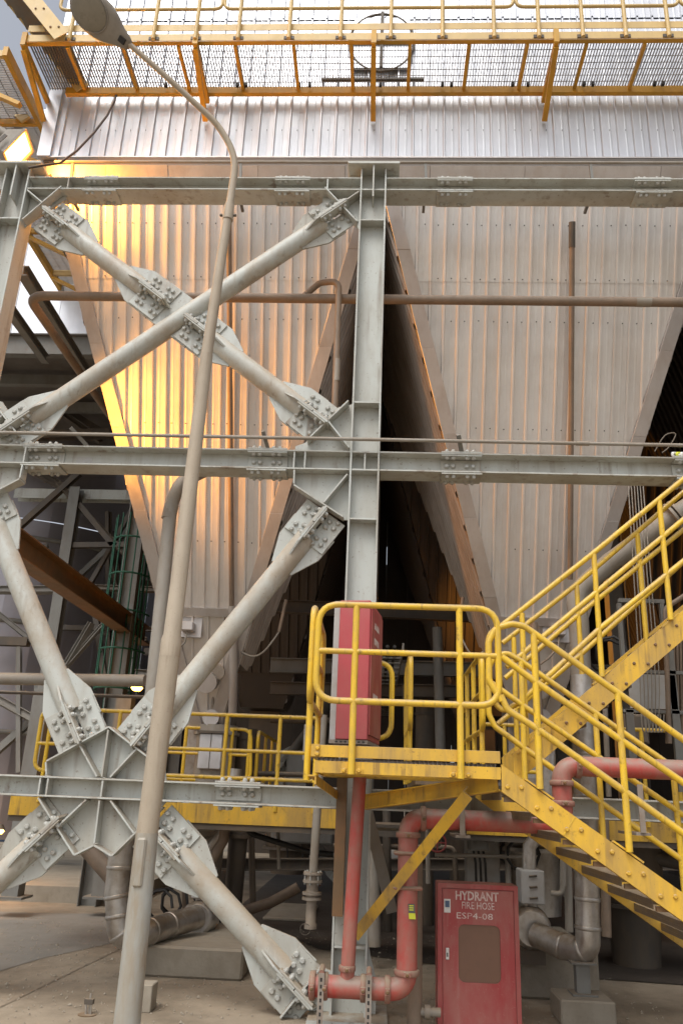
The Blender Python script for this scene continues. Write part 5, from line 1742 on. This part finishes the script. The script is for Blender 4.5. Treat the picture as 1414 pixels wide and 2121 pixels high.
for i in range(6):
    x = 1324 + i * 7
    MB().tube(crom([V(x - 25 - i, 985, YK - 0.05), V(x - 12, 1200, YK - 0.08), V(x + i, 1400, YK - 0.05), V(x + 4, 1500, YK - 0.05), V(x + 12, 1515, YK - 0.05), V(x + 15, 1480, YK - 0.04)], 4), 0.006, 6).build('cable', 'pipe_grey', rk)
for i in range(6):
    x = 1372 + i * 7
    MB().tube([V(x + 8, 1300 + i * 3, YK + 0.1), V(x + 8 + i, 1540, YK + 0.1)], 0.014, 8).build('cable', 'pipe_brown', rk)
MB().tube(fillet([V(1385, 1540, YK), V(1376, 1260, YK), V(1430, 1225, YK)], 0.12), 0.025, 10).build('conduit', 'pipe_brown', rk)

# coil of yellow rope lying on the beam at right
T = thing('rope_coil', 'yellow and white rope coil with wire on the middle beam at the right edge', 'rope', tuple(V(1400, 925, 7.15)))
for k in range(4):
    c_ = V(1396 + k * 9, 927 - (k % 2) * 3, 7.12)
    c_.z = ZB_top[1] + 0.035
    MB().tube([c_ + Vector((0.035 * math.cos(t_ * 0.785), 0.02 * math.sin(t_ * 1.1), 0.03 * math.sin(t_ * 0.785))) for t_ in range(8)], 0.014, 8, closed=True).build('rope_turn', 'tag_yellow' if k % 2 else 'white', T)
MB().tube(crom([V(1355, 935, 7.12), V(1376, 902, 7.12), V(1398, 899, 7.12), V(1385, 925, 7.12), V(1370, 938, 7.12)], 4), 0.006, 6).build('wire', 'dark_steel', T)

# ---------------------------------------------------------------- framework receding on the left
Yd = 1.0
T = thing('side_beam', 'big brown stained I beam running back from the outer column to the left hopper', 'beam', (XL, 9, 4.2))
zi = V(60, 1080, 7.7).z
MB().ibeam((XL + 0.02, 7.36, zi), (XL + 0.02, 14.0, zi), 0.24, 0.30, 0.018).build('girder', 'brown_steel', T)
MB().box(XL - 0.1, XL + 0.14, 7.9, 7.915, zi - 0.13, zi + 0.13).build('stiffener', 'orange', T)
T = thing('side_brace', 'dark steel member sloping back and down beside the outer column, nearer one', 'brace', (XL, 8, 7))
MB().ibeam(V(48, 560, 7.9), V(196, 800, 10.6), 0.12, 0.14, 0.012).build('member', 'mid_steel', T)
T = thing('side_brace', 'dark steel member sloping back and down beside the outer column, lower one', 'brace', (XL, 8, 6.5))
MB().ibeam(V(20, 640, 8.2), V(95, 745, 10.2), 0.1, 0.12, 0.012).build('member', 'mid_steel', T)
T = thing('hopper_rim_beam', 'dark rim girder running back under the casing edge on the left', 'beam', (XL, 9, 8.2))
MB().ibeam((XL + 0.05, 7.5, 8.25), (XL + 0.05, 22, 8.25), 0.2, 0.3, 0.018).build('girder', 'mid_steel', T)
# deeper rows of columns for the whole hall
for (x, y, lab) in ((XL, 12.9, 'weathered column behind the left hopper row'), (XC, 12.9, 'shaded column between the hopper rows in the middle'), (XR, 12.9, 'shaded column between the hopper rows at right')):
    I_column('rear_column', x, y, 0, 8.6, lab, 'mid_steel', group='columns between the hopper rows')
# rear frame row with gusset and braces
YR2 = 17.2
def sh(p): return Vector((p.x, YR2, p.z))
T = beam(XL + e, XC - e, ZLo, 'grey beam of the far frame, seen small under the hoppers', (), y=YR2)
def gus2(poly):
    MB().prism([sh(p) + Vector((0, 0.011, 0)) for p in poly], (0, -0.022, 0)).build('gusset_plate', 'steel', T)
gus2(star_up); gus2(star_dn)
for a_, b_ in ((W(205, 1749), Zat(221, 1662, b0 - 0.01)), (W(165, 1769), Zat(90, 1662, b0)), (W(165, 1769), W(205, 1749)), (W(205, 1749), W(241, 1771)), (W(241, 1771), W(342, 1672))):
    MB().bar(sh(a_) + Vector((0, -0.075, 0)), sh(b_) + Vector((0, -0.075, 0)), 0.015, 0.12, (0, 1, 0)).build('stiffener', 'steel', T)
def brace2(J0, J1, lab):
    T2 = thing('rear_brace', lab, 'brace', tuple(sh(J0)))
    J0, J1 = sh(J0), sh(J1)
    d = (J1 - J0).normalized()
    MB().tube([J0 + d * 0.13, J1 - d * 0.13], 0.1, 14).build('tube', 'mid_steel', T2)
    brace_end(T2, J1, -d)
    brace_end(T2, J0, d, bolts=False)
brace2(Ij, W(346, 1742), 'small tubular brace of the far frame falling to the right from its gusset')
brace2(Hj, W(100, 1726), 'small tubular brace of the far frame falling to the left from its gusset')
brace2(Gj, G2b, 'small tubular brace of the far frame rising to the right')
for (x, lab) in ((XL, 'far pale column at the left end of the far frame'), (XC, 'far pale column in the middle of the far frame'), (XR, 'far column at the right of the far frame')):
    I_column('far_column', x, YR2, 0, 8.6, lab, 'mid_steel', group='columns of the far frame')
# assorted dark girders crossing under the hoppers
for (p, q, w_, lab, mt) in (
        (V(560, 1255, 12.4), V(980, 1275, 12.4), 0.2, 'dark girder between the hoppers, highest of those behind the platform', 'dark_steel'),
        (V(560, 1378, 12.6), V(1330, 1395, 12.6), 0.22, 'grey girder crossing behind the platform railing', 'mid_steel'),
        (V(560, 1425, 12.2), V(1330, 1440, 12.2), 0.18, 'dark girder crossing just below the grey one', 'dark_steel'),
        (V(300, 1790, 11.0), V(1400, 1790, 11.5), 0.14, 'dark pipe bridge girder below the rear walkway', 'dark_steel')):
    T = thing('cross_girder', lab, 'beam', tuple(p))
    MB().ibeam(p, q, 0.14, w_, 0.014).build('girder', mt, T)
# machinery silhouettes under the hoppers
for i, (px, Y, w_, z0_, z1_, mt, lab) in enumerate((
        (430, 10.3, 0.5, 0.5, 2.4, 'pipe_grey', 'rusty round chute below the left hopper'),
        (492, 10.6, 0.28, 0.0, 2.4, 'dark_steel', 'dark upright chute right of the round one'),
        (1000, 9.8, 0.36, 0.5, 1.75, 'panel_grey', 'grey control unit above the hydrant cabinet'),
        (1105, 9.9, 0.75, 0.5, 1.9, 'jacket', 'silver conical outlet below the right hopper'),
        (1300, 10.2, 0.7, 0.0, 1.3, 'dark_steel', 'dark machine in the shade under the stair'),
        (600, 16.0, 0.9, 0.3, 1.2, 'dark_steel', 'dark drum under the far frame'),
        (960, 14.5, 0.6, 0.0, 1.6, 'dark_steel', 'dark machine behind the hydrant cabinet'),
        (880, 12.5, 0.3, 0.0, 3.0, 'dark_steel', 'dark upright duct behind the red pipe'))):
    p = V(px, 1750, Y)
    T = thing('under_hopper_unit', lab, 'machine', (p.x, Y, z0_))
    if i in (2,):
        MB().box(p.x - w_ / 2, p.x + w_ / 2, Y, Y + 0.3, z0_, z1_).build('housing', mt, T, bevel=0.01)
        for dx in (-0.05, 0.05):
            MB().tube([(p.x + dx, Y - 0.04, z1_ - 0.35), (p.x + dx, Y - 0.04, z1_ - 0.2)], 0.03, 8).build('gauge', 'dark_steel', T)
    else:
        MB().tube([(p.x, Y, z0_), (p.x, Y, z0_ + (z1_ - z0_) * 0.45), (p.x, Y, z0_ + (z1_ - z0_) * 0.5), (p.x, Y, z1_)], [w_ * 0.36, w_ * 0.42, w_ * 0.5, w_ * 0.5], 16).build('body', mt, T)
        for f_ in (0.47, 0.95):
            MB().tube([(p.x, Y, z0_ + (z1_ - z0_) * f_ - 0.02), (p.x, Y, z0_ + (z1_ - z0_) * f_ + 0.02)], w_ * 0.56, 16).build('flange', mt, T)
# slanting steel legs behind the column under the platform
T = thing('slanted_leg', 'dusty channel leg slanting behind the centre column under the platform', 'brace', tuple(V(800, 1800, 7.8)))
MB().angle(V(757, 1668, 7.6), V(812, 1890, 7.9), 0.1, 0.012, (0, -1, 0)).build('member', 'pipe_grey', T)
for (pts, Y, r_, lab, mt) in (
        (((515, 1655), (513, 1725), (640, 1765), (690, 1770)), 9.6, 0.03, 'thin black pipe with an elbow below the rear walkway', 'black'),
        (((480, 1895), (560, 1870), (618, 1838)), 10.5, 0.06, 'rusty pipe rising to the right below the rear frame', 'pipe_brown'),
        (((430, 1795), (462, 1740), (470, 1700)), 9.4, 0.06, 'slanting brown pipe left of the dark chute', 'pipe_brown'),
        (((1165, 1835), (1165, 1770), (1163, 1700)), 8.6, 0.03, 'thin grey upright pipe left of the silver pipe', 'pipe_grey'),
        (((1140, 1850), (1163, 1852), (1168, 1780)), 8.8, 0.025, 'thin grey elbow by the silver gearbox', 'pipe_grey'),
        (((1178, 1930), (1172, 1640)), 8.9, 0.04, 'dusty upright pipe beside the silver pipe', 'pipe_grey'),
        (((-40, 1405), (300, 1410)), 9.3, 0.07, 'grey corrugated pipe running level into the left edge', 'pipe_grey'),
        (((-40, 1432), (330, 1445)), 9.5, 0.02, 'thin cable line below the corrugated pipe', 'dark_steel')):
    P_ = [V(x, y, Y) for x, y in pts]
    o = MB().tube(fillet(P_, 0.1), r_, 12).build('service_pipe', mt)
    tag(o, lab, 'pipe')

# thin pipes, posts and hoses in the shade below the walkway
for (pts, Y, r_, lab, mt) in (
        (((884, 1656), (886, 1830)), 8.6, 0.022, 'thin grey post standing just right of the upright red pipe', 'pipe_grey'),
        (((800, 1660), (803, 1930)), 10.4, 0.05, 'dark duct pipe behind the slanting leg', 'dark_steel'),
        (((770, 1760), (774, 1960)), 9.2, 0.07, 'dusty upright pipe right behind the foot of the centre column', 'pipe_grey'),
        (((300, 1712), (690, 1722)), 9.5, 0.025, 'thin level pipe just under the yellow edge plate', 'pipe_grey'),
        (((690, 1712), (1400, 1722)), 9.7, 0.04, 'level dusty pipe behind the knee brace and red pipe', 'pipe_grey'),
        (((690, 1752), (940, 1756), (945, 1850)), 10.6, 0.03, 'bent dark pipe behind the upright red pipe', 'dark_steel'),
        (((1050, 1700), (1052, 1840)), 9.4, 0.03, 'dusty upright left of the silver conical outlet', 'pipe_grey'),
        (((900, 1770), (1090, 1775)), 9.3, 0.022, 'thin level conduit above the hydrant cabinet', 'pipe_grey'),
        (((1250, 1690), (1255, 1940)), 9.0, 0.05, 'brown upright pipe right of the silver pipe', 'pipe_brown'),
        (((1260, 1760), (1414, 1790)), 10.0, 0.07, 'dark pipe in the shade below the stair', 'dark_steel'),
        (((1330, 1700), (1338, 1960)), 10.8, 0.09, 'dark upright duct below the stair', 'dark_steel'),
        (((380, 1700), (384, 1900)), 9.9, 0.035, 'rusty upright pipe behind the star gusset brace', 'pipe_brown'),
        (((410, 1880), (412, 1740), (470, 1735)), 9.6, 0.028, 'bent grey pipe behind the lower brace', 'pipe_grey'),
        (((520, 1700), (524, 1880)), 10.8, 0.04, 'dark upright pipe left of the hanging valve', 'dark_steel'),
        (((575, 1690), (578, 1800)), 9.7, 0.02, 'thin hanger rod left of the hanging valve', 'pipe_grey'),
        (((450, 1600), (690, 1606)), 10.6, 0.03, 'level dark pipe behind the rear railing', 'dark_steel'),
        (((560, 1490), (690, 1494)), 12.0, 0.05, 'dark level pipe above the rear railing', 'dark_steel'),
        (((840, 1420), (845, 1560)), 11.0, 0.05, 'dark upright pipe seen through the platform railing', 'dark_steel'),
        (((905, 1300), (912, 1560)), 11.5, 0.07, 'dark upright post seen through the platform railing', 'mid_steel'),
        (((1105, 1290), (1120, 1560)), 9.3, 0.045, 'brown upright pipe behind the meeting of the two stairs', 'pipe_brown'),
        (((1250, 1420), (1260, 1650)), 9.4, 0.03, 'thin grey pipe behind the lower stair rails', 'pipe_grey')):
    P_ = [V(x, y, Y) for x, y in pts]
    o = MB().tube(fillet(P_, 0.08), r_, 12).build('service_pipe', mt)
    tag(o, lab, 'pipe')
for (x0p, y0p, x1p, y1p, Y, mt, lab) in (
        (560, 1700, 690, 1745, 12.5, 'mid_steel', 'grey panel box hanging behind the hanging valve pipe'),
        (1130, 1700, 1180, 1760, 9.6, 'mid_steel', 'small grey box above the silver gearbox'),
        (972, 1735, 1012, 1762, 9.2, 'mid_steel', 'small terminal box with cable glands above the control unit'),
        (1262, 1800, 1330, 1880, 10.2, 'pipe_brown', 'brown motor housing in the shade below the stair'),
        (1010, 1890, 1075, 1960, 9.6, 'dark_steel', 'dark machine foot right behind the hydrant cabinet'),
        (590, 1560, 640, 1640, 11.0, 'mid_steel', 'grey cabinet standing behind the rear railing'),
        (626, 1500, 648, 1575, 9.9, 'panel_grey', 'pale narrow switch box behind the platform corner'),
        (440, 1800, 490, 1870, 11.0, 'dark_steel', 'dark gear case behind the lower brace'),
        (1290, 1480, 1340, 1540, 9.8, 'dark_steel', 'dark box behind the lower stair rails')):
    a_, b_ = V(x0p, y1p, Y), V(x1p, y0p, Y)
    T = thing('equipment_box', lab, 'box', (a_.x, Y, a_.z))
    MB().box(a_.x, b_.x, Y, Y + 0.25, a_.z, b_.z).build('housing', mt, T, bevel=0.012)
    MB().box(a_.x + 0.02, b_.x - 0.02, Y - 0.012, Y - 0.001, a_.z + 0.02, b_.z - 0.02).build('cover', mt, T, bevel=0.005)
    for k in range(3):
        xk = a_.x + (b_.x - a_.x) * (k + 1) / 4
        MB().tube([(xk, Y + 0.1, a_.z), (xk + 0.02, Y + 0.1, a_.z - 0.12), (xk + 0.03, Y + 0.15, a_.z - 0.3)], 0.014, 6).build('cable', 'black', T)
for i, (px, py, Y, lab) in enumerate(((330, 1880, 9.4, 'loops of black hose behind the lamp post'), (362, 1872, 9.6, 'round loop of black hose beside the lower brace'), (1085, 1770, 9.2, 'black hose hanging behind the hydrant cabinet'), (1270, 1350, 8.6, 'cable drooping behind the upper stair'))):
    p = V(px, py, Y)
    o = MB().tube([p + Vector((0.14 * math.cos(t_ * 0.7) * (1 + 0.04 * t_), 0.02 * t_, 0.17 * math.sin(t_ * 0.7))) for t_ in range(18)], 0.016, 8).build('hose', 'black')
    tag(o, lab, 'hose')
for (px, py, Y, r_, lab) in ((905, 1745, 9.0, 0.09, 'small hand wheel valve right of the upright red pipe'), (1180, 1760, 8.7, 0.08, 'small hand wheel valve beside the silver pipe'), (452, 1655, 10.0, 0.1, 'small hand wheel behind the rear railing')):
    p = V(px, py, Y)
    T = thing('hand_wheel_valve', lab, 'valve', tuple(p))
    MB().tube([p + Vector((r_ * math.cos(t_ * math.pi / 8), 0, r_ * math.sin(t_ * math.pi / 8))) for t_ in range(16)], 0.01, 6, closed=True).build('wheel', 'cabinet', T)
    MB().bar(p - Vector((r_, 0, 0)), p + Vector((r_, 0, 0)), 0.012, 0.012).bar(p - Vector((0, 0, r_)), p + Vector((0, 0, r_)), 0.012, 0.0118).build('spoke', 'cabinet', T)
    MB().tube([p + Vector((0, 0.01, 0)), p + Vector((0, 0.16, 0)), p + Vector((0, 0.161, 0)), p + Vector((0, 0.3, 0))], [0.014, 0.014, 0.06, 0.06], 12).build('body', 'valve', T)
# cable tray and hangers behind the platform
T = thing('cable_tray', 'dark cable tray running back between the hoppers behind the platform', 'cable tray', (0.1, 11, 3.2))
for x in (-0.12, 0.28):
    MB().box(x - 0.01, x + 0.01, 9.2, 17, 3.2, 3.3).build('side_rail', 'mid_steel', T)
for i in range(20):
    MB().box(-0.11, 0.27, 9.3 + i * 0.38, 9.34 + i * 0.38, 3.2, 3.22).build('rung', 'mid_steel', T)
for i in range(4):
    MB().tube([(-0.06 + i * 0.08, 9.1, 3.24), (-0.05 + i * 0.08, 17, 3.24)], 0.02, 6).build('cable', 'black', T)

# expansion joints of the ground slabs
b = MB()
for (x0_, y0_, x1_, y1_) in ((-2.9, 5.5, -2.6, 11.2), (0.25, 5.5, 0.4, 9.3), (-9, 10.9, -0.6, 11.0)):
    d_ = Vector((x1_ - x0_, y1_ - y0_, 0)).normalized(); n__ = Vector((-d_.y, d_.x, 0)) * 0.006
    p_, q_ = Vector((x0_, y0_, 0.008)), Vector((x1_, y1_, 0.008))
    b.add([p_ + n__, q_ + n__, q_ - n__, p_ - n__], [(0, 1, 2, 3)])
tag(b.build('ground_joint', 'dark_steel'), kind='structure')
# grit scattered over the ground
b = MB()
rg = random.Random(3)
for i in range(2600):
    px_, py_ = rg.uniform(-4.5, 2.5), rg.uniform(6.4, 11.5)
    q_ = rg.uniform(0.003, 0.012) * (1 if rg.random() < 0.97 else 2.2)
    a_ = rg.uniform(0, 3.14)
    c_, s_ = math.cos(a_) * q_, math.sin(a_) * q_
    z_ = 0.009
    b.add([(px_ + c_, py_ + s_, z_ - 0.004), (px_ - s_ * 1.3, py_ + c_, z_ - 0.004), (px_ - c_, py_ - s_, z_ - 0.004), (px_ + s_, py_ - c_ * 0.8, z_ - 0.004), (px_, py_, z_ + q_ * 0.7)], [(0, 1, 4), (1, 2, 4), (2, 3, 4), (3, 0, 4)])
o = b.build('grit', 'concrete'); o['kind'] = 'stuff'; tag(o, 'small stones and grit scattered over the dusty ground', 'grit')

# ---------------------------------------------------------------- background at far left
# big metal duct body with dark underside
dk = thing('inlet_duct', 'bright sheet metal duct high in the background left of the hoppers', 'duct', (-7, 13, 9))
zu = V(100, 690, 12.0).z
for i in range(8):
    MB().box(-10.5 + i * 0.8, -10.5 + i * 0.8 + 0.79, 12.0 + 0.004 * (i % 2), 12.05, zu, zu + 5).build('sheet', 'clad_hi', dk)
MB().box(-10.5, -4.3, 12.05, 17, zu, zu + 0.04).build('underside', 'soffit', dk)
MB().box(-10.5, -4.3, 12.1, 12.25, zu - 0.35, zu - 0.002).build('rim_beam', 'mid_steel', dk)
for y in (12.2, 13.3, 14.4):
    z_ = zu - 0.3
    MB().box(-10.5, -4.3, y, y + 0.12, z_, z_ + 0.2).build('rib', 'mid_steel', dk)

sil = thing('silo', 'large round silo clad in bright sheets behind the left steelwork', 'silo', (-7.2, 17, 0))
Rs = 4.1
cx_, cy_ = -9.0, 20.0
for ring, (za, zb) in enumerate(((0.6, 2.6), (2.62, 4.8), (4.82, 7.0), (7.02, 10.5))):
    for k in range(20):
        a0, a1 = -math.pi + k * math.pi / 20, -math.pi + (k + 1.004) * math.pi / 20
        rr = Rs + 0.006 * (k % 2) - (0.5 if ring == 0 else 0)
        pts = []
        for a_ in (a0, (a0 + a1) / 2, a1):
            pts.append((cx_ + rr * math.cos(a_), cy_ + rr * math.sin(a_)))
        r0_ = [(x, y, za) for x, y in pts] + [(x, y, zb) for x, y in pts]
        MB().add(r0_, [(0, 1, 4, 3), (1, 2, 5, 4)], True).build('sheet', 'silo', sil)
for z_ in (2.6, 4.8, 6.6):
    MB().tube([(cx_ + (Rs + 0.03) * math.cos(-math.pi + k * math.pi / 24), cy_ + (Rs + 0.03) * math.sin(-math.pi + k * math.pi / 24), z_) for k in range(25)], 0.05, 8).build('band', 'mid_steel', sil)

# steel frame in front of the silo
def member(p, q, w_, h_, lab, mt='mid_steel', grp='members of the steel frame before the silo', up=(0, -1, 0)):
    o = MB().ibeam(p, q, w_, h_, 0.014, up=up).build('frame_member', mt)
    tag(o, lab, 'steel beam', grp)
    return o


YA = 14.5
FM = [((120, 1000), (290, 1180), 0.08, 'thin dark strut crossing behind the big brown girder', 'dark_steel'),
      ((300, 1010), (170, 1240), 0.08, 'thin dark strut falling left beside the left hopper edge', 'dark_steel'),
      ((225, 1060), (228, 1400), 0.09, 'thin dark upright behind the green ladder', 'dark_steel'),
      ((140, 1130), (330, 1128), 0.1, 'dark level bar half way down beside the left hopper', 'dark_steel'),
      ((120, 1215), (330, 1222), 0.09, 'dark level bar under the middle of the brown girder', 'dark_steel'),
      ((110, 1300), (330, 1303), 0.09, 'dark level bar crossing the green ladder', 'dark_steel'),
      ((130, 1390), (235, 1270), 0.07, 'thin strut rising to the green ladder', 'mid_steel'),
      ((-10, 1165), (100, 1130), 0.08, 'thin strut at the left edge below the gusset', 'dark_steel'),
      ((-10, 1265), (70, 1330), 0.08, 'thin strut falling right at the left edge', 'mid_steel'),
      ((40, 1340), (40, 1600), 0.08, 'thin post at the left edge under the corrugated pipe', 'mid_steel'),
      ((0, 640), (150, 660), 0.1, 'dark level bar in front of the bright duct', 'dark_steel'),
      ((60, 800), (230, 905), 0.1, 'dark strut falling right above the middle beam', 'dark_steel'),((160, 1012), (62, 1640), 0.2, 'wide pale upright of the frame before the silo', 'mid_steel'),
      ((35, 1025), (330, 1030), 0.2, 'pale level girder at the top of the frame before the silo', 'steel'),
      ((52, 965), (170, 1030), 0.12, 'short dark strut falling to the top girder', 'dark_steel'),
      ((165, 980), (20, 1110), 0.11, 'dark strut crossing the top girder towards lower left', 'dark_steel'),
      ((15, 1135), (300, 1330), 0.13, 'long dark strut falling to the right under the brown girder', 'dark_steel'),
      ((280, 1085), (120, 1235), 0.1, 'tan strut rising to the right behind the brown girder', 'mid_steel'),
      ((190, 1290), (128, 1395), 0.1, 'strut falling left to the corrugated pipe', 'mid_steel'),
      ((198, 1270), (218, 1410), 0.1, 'strut falling steeply beside the green ladder', 'dark_steel'),
      ((230, 1130), (255, 1270), 0.12, 'dark upright behind the brown girder', 'dark_steel'),
      ((165, 1045), (235, 1130), 0.1, 'dark strut behind the pale upright', 'dark_steel'),
      ((-10, 1222), (115, 1222), 0.12, 'short level girder at far left', 'mid_steel'),
      ((-10, 1328), (60, 1330), 0.16, 'dark level girder at the left edge above the corrugated pipe', 'dark_steel'),
      ((-10, 1445), (88, 1500), 0.12, 'pale strut below the corrugated pipe', 'mid_steel'),
      ((80, 1480), (-10, 1560), 0.12, 'pale strut rising right under the corrugated pipe', 'mid_steel'),
      ((90, 1400), (75, 1640), 0.2, 'pale lower upright beside the star gusset', 'mid_steel'),
      ((20, 905), (230, 898), 0.16, 'dark level girder just above the middle beam', 'dark_steel'),
      ((120, 850), (210, 915), 0.09, 'dark thin strut above the middle beam', 'dark_steel'),
      ((20, 745), (200, 748), 0.18, 'pale level girder under the duct', 'steel'),
      ((275, 1330), (268, 1430), 0.1, 'tan post under the end of the brown girder', 'mid_steel'),
      ((300, 1350), (370, 1352), 0.12, 'level girder behind the lamp post', 'dark_steel'),
      ((280, 1395), (370, 1400), 0.12, 'level girder above the small glowing lamp', 'mid_steel')]
for i, (a_, b_, w_, lab, mt) in enumerate(FM):
    Yi = YA + (i % 3) * 0.3
    member(V(*a_, Yi), V(*b_, Yi), w_, w_ * 1.1, lab, mt, up=(0, -1, 0) if i % 2 else (0, 0.3, 1))
MB_dark = thing('shade_box', 'dark box standing for shade of the duct work behind the frame', 'duct', tuple(V(180, 1150, 14)))
MB().box(V(165, 1100, 13.6).x, V(270, 1100, 13.6).x, 15.3, 16.3, V(200, 1150, 13.6).z, V(200, 1040, 13.6).z).build('housing', 'clad_dark', MB_dark)  # near-black box put where shade lies behind the steelwork

# green caged ladder
gl = thing('caged_ladder', 'green caged ladder between the silo and the left hopper', 'ladder', tuple(V(265, 1400, 14)))
gx, gy = V(262, 1300, 13.2).x, 13.2
for dx in (-0.2, 0.2):
    MB().tube([(gx + dx, gy, V(250, 1480, 14).z), (gx + dx, gy, V(280, 1110, 14).z)], 0.025, 8).build('stile', 'green', gl)
zA, zB_ = V(250, 1480, 14).z, V(280, 1110, 14).z
z_ = zA
while z_ < zB_:
    MB().tube([(gx - 0.2, gy, z_), (gx + 0.2, gy, z_)], 0.014, 6).build('rung', 'green', gl)
    z_ += 0.28
z_ = zA + 0.3
while z_ < zB_:
    MB().tube([(gx + 0.36 * math.cos(a_ * math.pi / 8), gy - 0.02 - 0.5 * math.sin(a_ * math.pi / 8), z_) for a_ in range(9)], 0.016, 6).build('hoop', 'green', gl)
    z_ += 0.62
for k in range(1, 8):
    a_ = k * math.pi / 8
    MB().tube([(gx + 0.36 * math.cos(a_), gy - 0.02 - 0.5 * math.sin(a_), zA + 0.3), (gx + 0.36 * math.cos(a_), gy - 0.02 - 0.5 * math.sin(a_), zB_)], 0.012, 6).build('cage_bar', 'green', gl)

# blue lattice tower and teal sheds beyond
bt = thing('lattice_tower', 'blue and white lattice tower glimpsed beyond the green ladder', 'tower', (-9, 30, 0))
tx0, tx1 = V(205, 1400, 30).x, V(340, 1400, 30).x
for x in (tx0, (tx0 + tx1) / 2, tx1):
    MB().box(x - 0.12, x + 0.12, 30, 30.2, 0, 13).build('leg', 'tblue', bt)
for k in range(8):
    z_ = 1.5 + k * 1.5
    MB().box(tx0, tx1, 30.02, 30.18, z_, z_ + 0.16).build('girt', 'white' if k % 2 else 'tblue', bt)
    MB().bar((tx0, 30.3, z_), (tx1, 30.3, z_ + 1.5), 0.12, 0.12, (0, 1, 0)).build('lacing', 'white' if k % 2 else 'tblue', bt)
    MB().bar((tx1, 30.5, z_), (tx0, 30.5, z_ + 1.5), 0.12, 0.12, (0, 1, 0)).build('lacing', 'tblue', bt)
shd = thing('teal_shed', 'teal sheeted shed with tan posts in the far background at left', 'shed', (-12, 26, 0))
sx0, sx1 = V(100, 1840, 26).x - 5, V(330, 1840, 26).x
MB().box(sx0, sx1, 26.2, 30, 0.8, 3.6).build('wall', 'teal', shd)
MB().box(sx0, sx1, 26.0, 26.15, 0.0, 0.5).build('base_wall', 'blue', shd)
for k in range(7):
    x = sx0 + (sx1 - sx0) * k / 6
    MB().box(x - 0.15, x + 0.15, 25.9, 26.1, 0, 3.6).build('post', 'pipe_brown', shd)
    MB().bar((x, 25.85, 0.6), (x + 1.6, 25.85, 2.6), 0.12, 0.1, (0, 1, 0)).build('stay', 'white', shd)
MB().box(sx0, sx1, 25.7, 25.8, 0.7, 0.82).box(sx0, sx1, 25.7, 25.8, 0.28, 0.36).build('rail', 'white', shd)
T = thing('teal_box', 'teal container seen between the gussets', 'container', tuple(V(200, 1430, 20)))
a_, b_ = V(192, 1470, 24), V(222, 1400, 24)
MB().box(a_.x, b_.x, 24, 25.2, a_.z, b_.z).build('wall', 'teal', T)
a_, b_ = V(255, 1500, 24), V(290, 1462, 24)
MB().box(a_.x, b_.x, 24, 25.2, a_.z, b_.z).build('wall', 'teal', T)
# post standing at the kerb
for (px, lab) in ((18, 'grey post foot standing on the kerb at the left edge'), (205, 'dark post foot standing on the kerb near the silver pipe')):
    p = VZ(px, 1862, 0.22)
    T = thing('kerb_post', lab, 'post', (p.x, p.y, 0.22))
    MB().box(p.x - 0.11, p.x + 0.11, p.y, p.y + 0.22, 0.22, 2.9).build('post', 'mid_steel', T)
    MB().box(p.x - 0.2, p.x + 0.2, p.y - 0.08, p.y + 0.3, 0.221, 0.25).build('base_plate', 'mid_steel', T)
# dark slanted pipe behind the star gusset
o = MB().tube([V(175, 1750, 9.2), V(262, 1850, 9.2)], 0.09, 12).build('service_pipe', 'pipe_brown')
tag(o, 'short brown tube slanting down behind the star gusset', 'pipe')

# assumed lamp, added unseen behind the centre column to light the inner hopper sides
T = thing('assumed_lamp', 'assumed amber lamp, added out of sight behind the centre column between the hopper rows', 'lamp', (XC + 0.05, 12.3, 4.6))
MB().box(XC - 0.03, XC + 0.13, 12.3, 12.4, 4.55, 4.7).build('housing', 'dark_steel', T)
l3 = bpy.data.lights.new('assumed_light', 'SPOT'); l3.spot_size = R(110); l3.spot_blend = 0.8; l3.energy = 480; l3.color = (1, 0.4, 0.06); l3.shadow_soft_size = 0.08  # added spot that makes the orange light in the hopper gap
o = bpy.data.objects.new('assumed_light', l3); COL.objects.link(o); o.parent = T; o.location = (0.2, 0.2, -0.1)
o.rotation_mode = 'QUATERNION'; o.rotation_quaternion = Vector((-1, -0.25, 0.1)).to_track_quat('Z', 'Y')
# small glowing sodium lamps in the background
for (px, py, Y, lab) in ((284, 1425, 11.0, 'small glowing amber lamp under the corrugated pipe end'), (-2, 1722, 13.0, 'small glowing amber lamp at the lower left edge')):
    p = V(px, py, Y)
    T = thing('bulkhead_lamp', lab, 'lamp', tuple(p))
    MB().tube([p + Vector((0, 0, -0.035)), p + Vector((0, 0, 0.0)), p + Vector((0, 0, 0.03))], [0.05, 0.08, 0.06], 12).build('glass', 'amber', T)
    MB().tube([p + Vector((0, 0, 0.031)), p + Vector((0, 0, 0.1))], [0.09, 0.05], 12).build('cap', 'dark_steel', T)
    l2 = bpy.data.lights.new('lamp_light', 'POINT')
    l2.energy = 14; l2.color = (1, 0.45, 0.08); l2.shadow_soft_size = 0.1
    o = bpy.data.objects.new('lamp_light', l2)
    COL.objects.link(o); o.parent = T; o.location = (0, 0, -0.12)
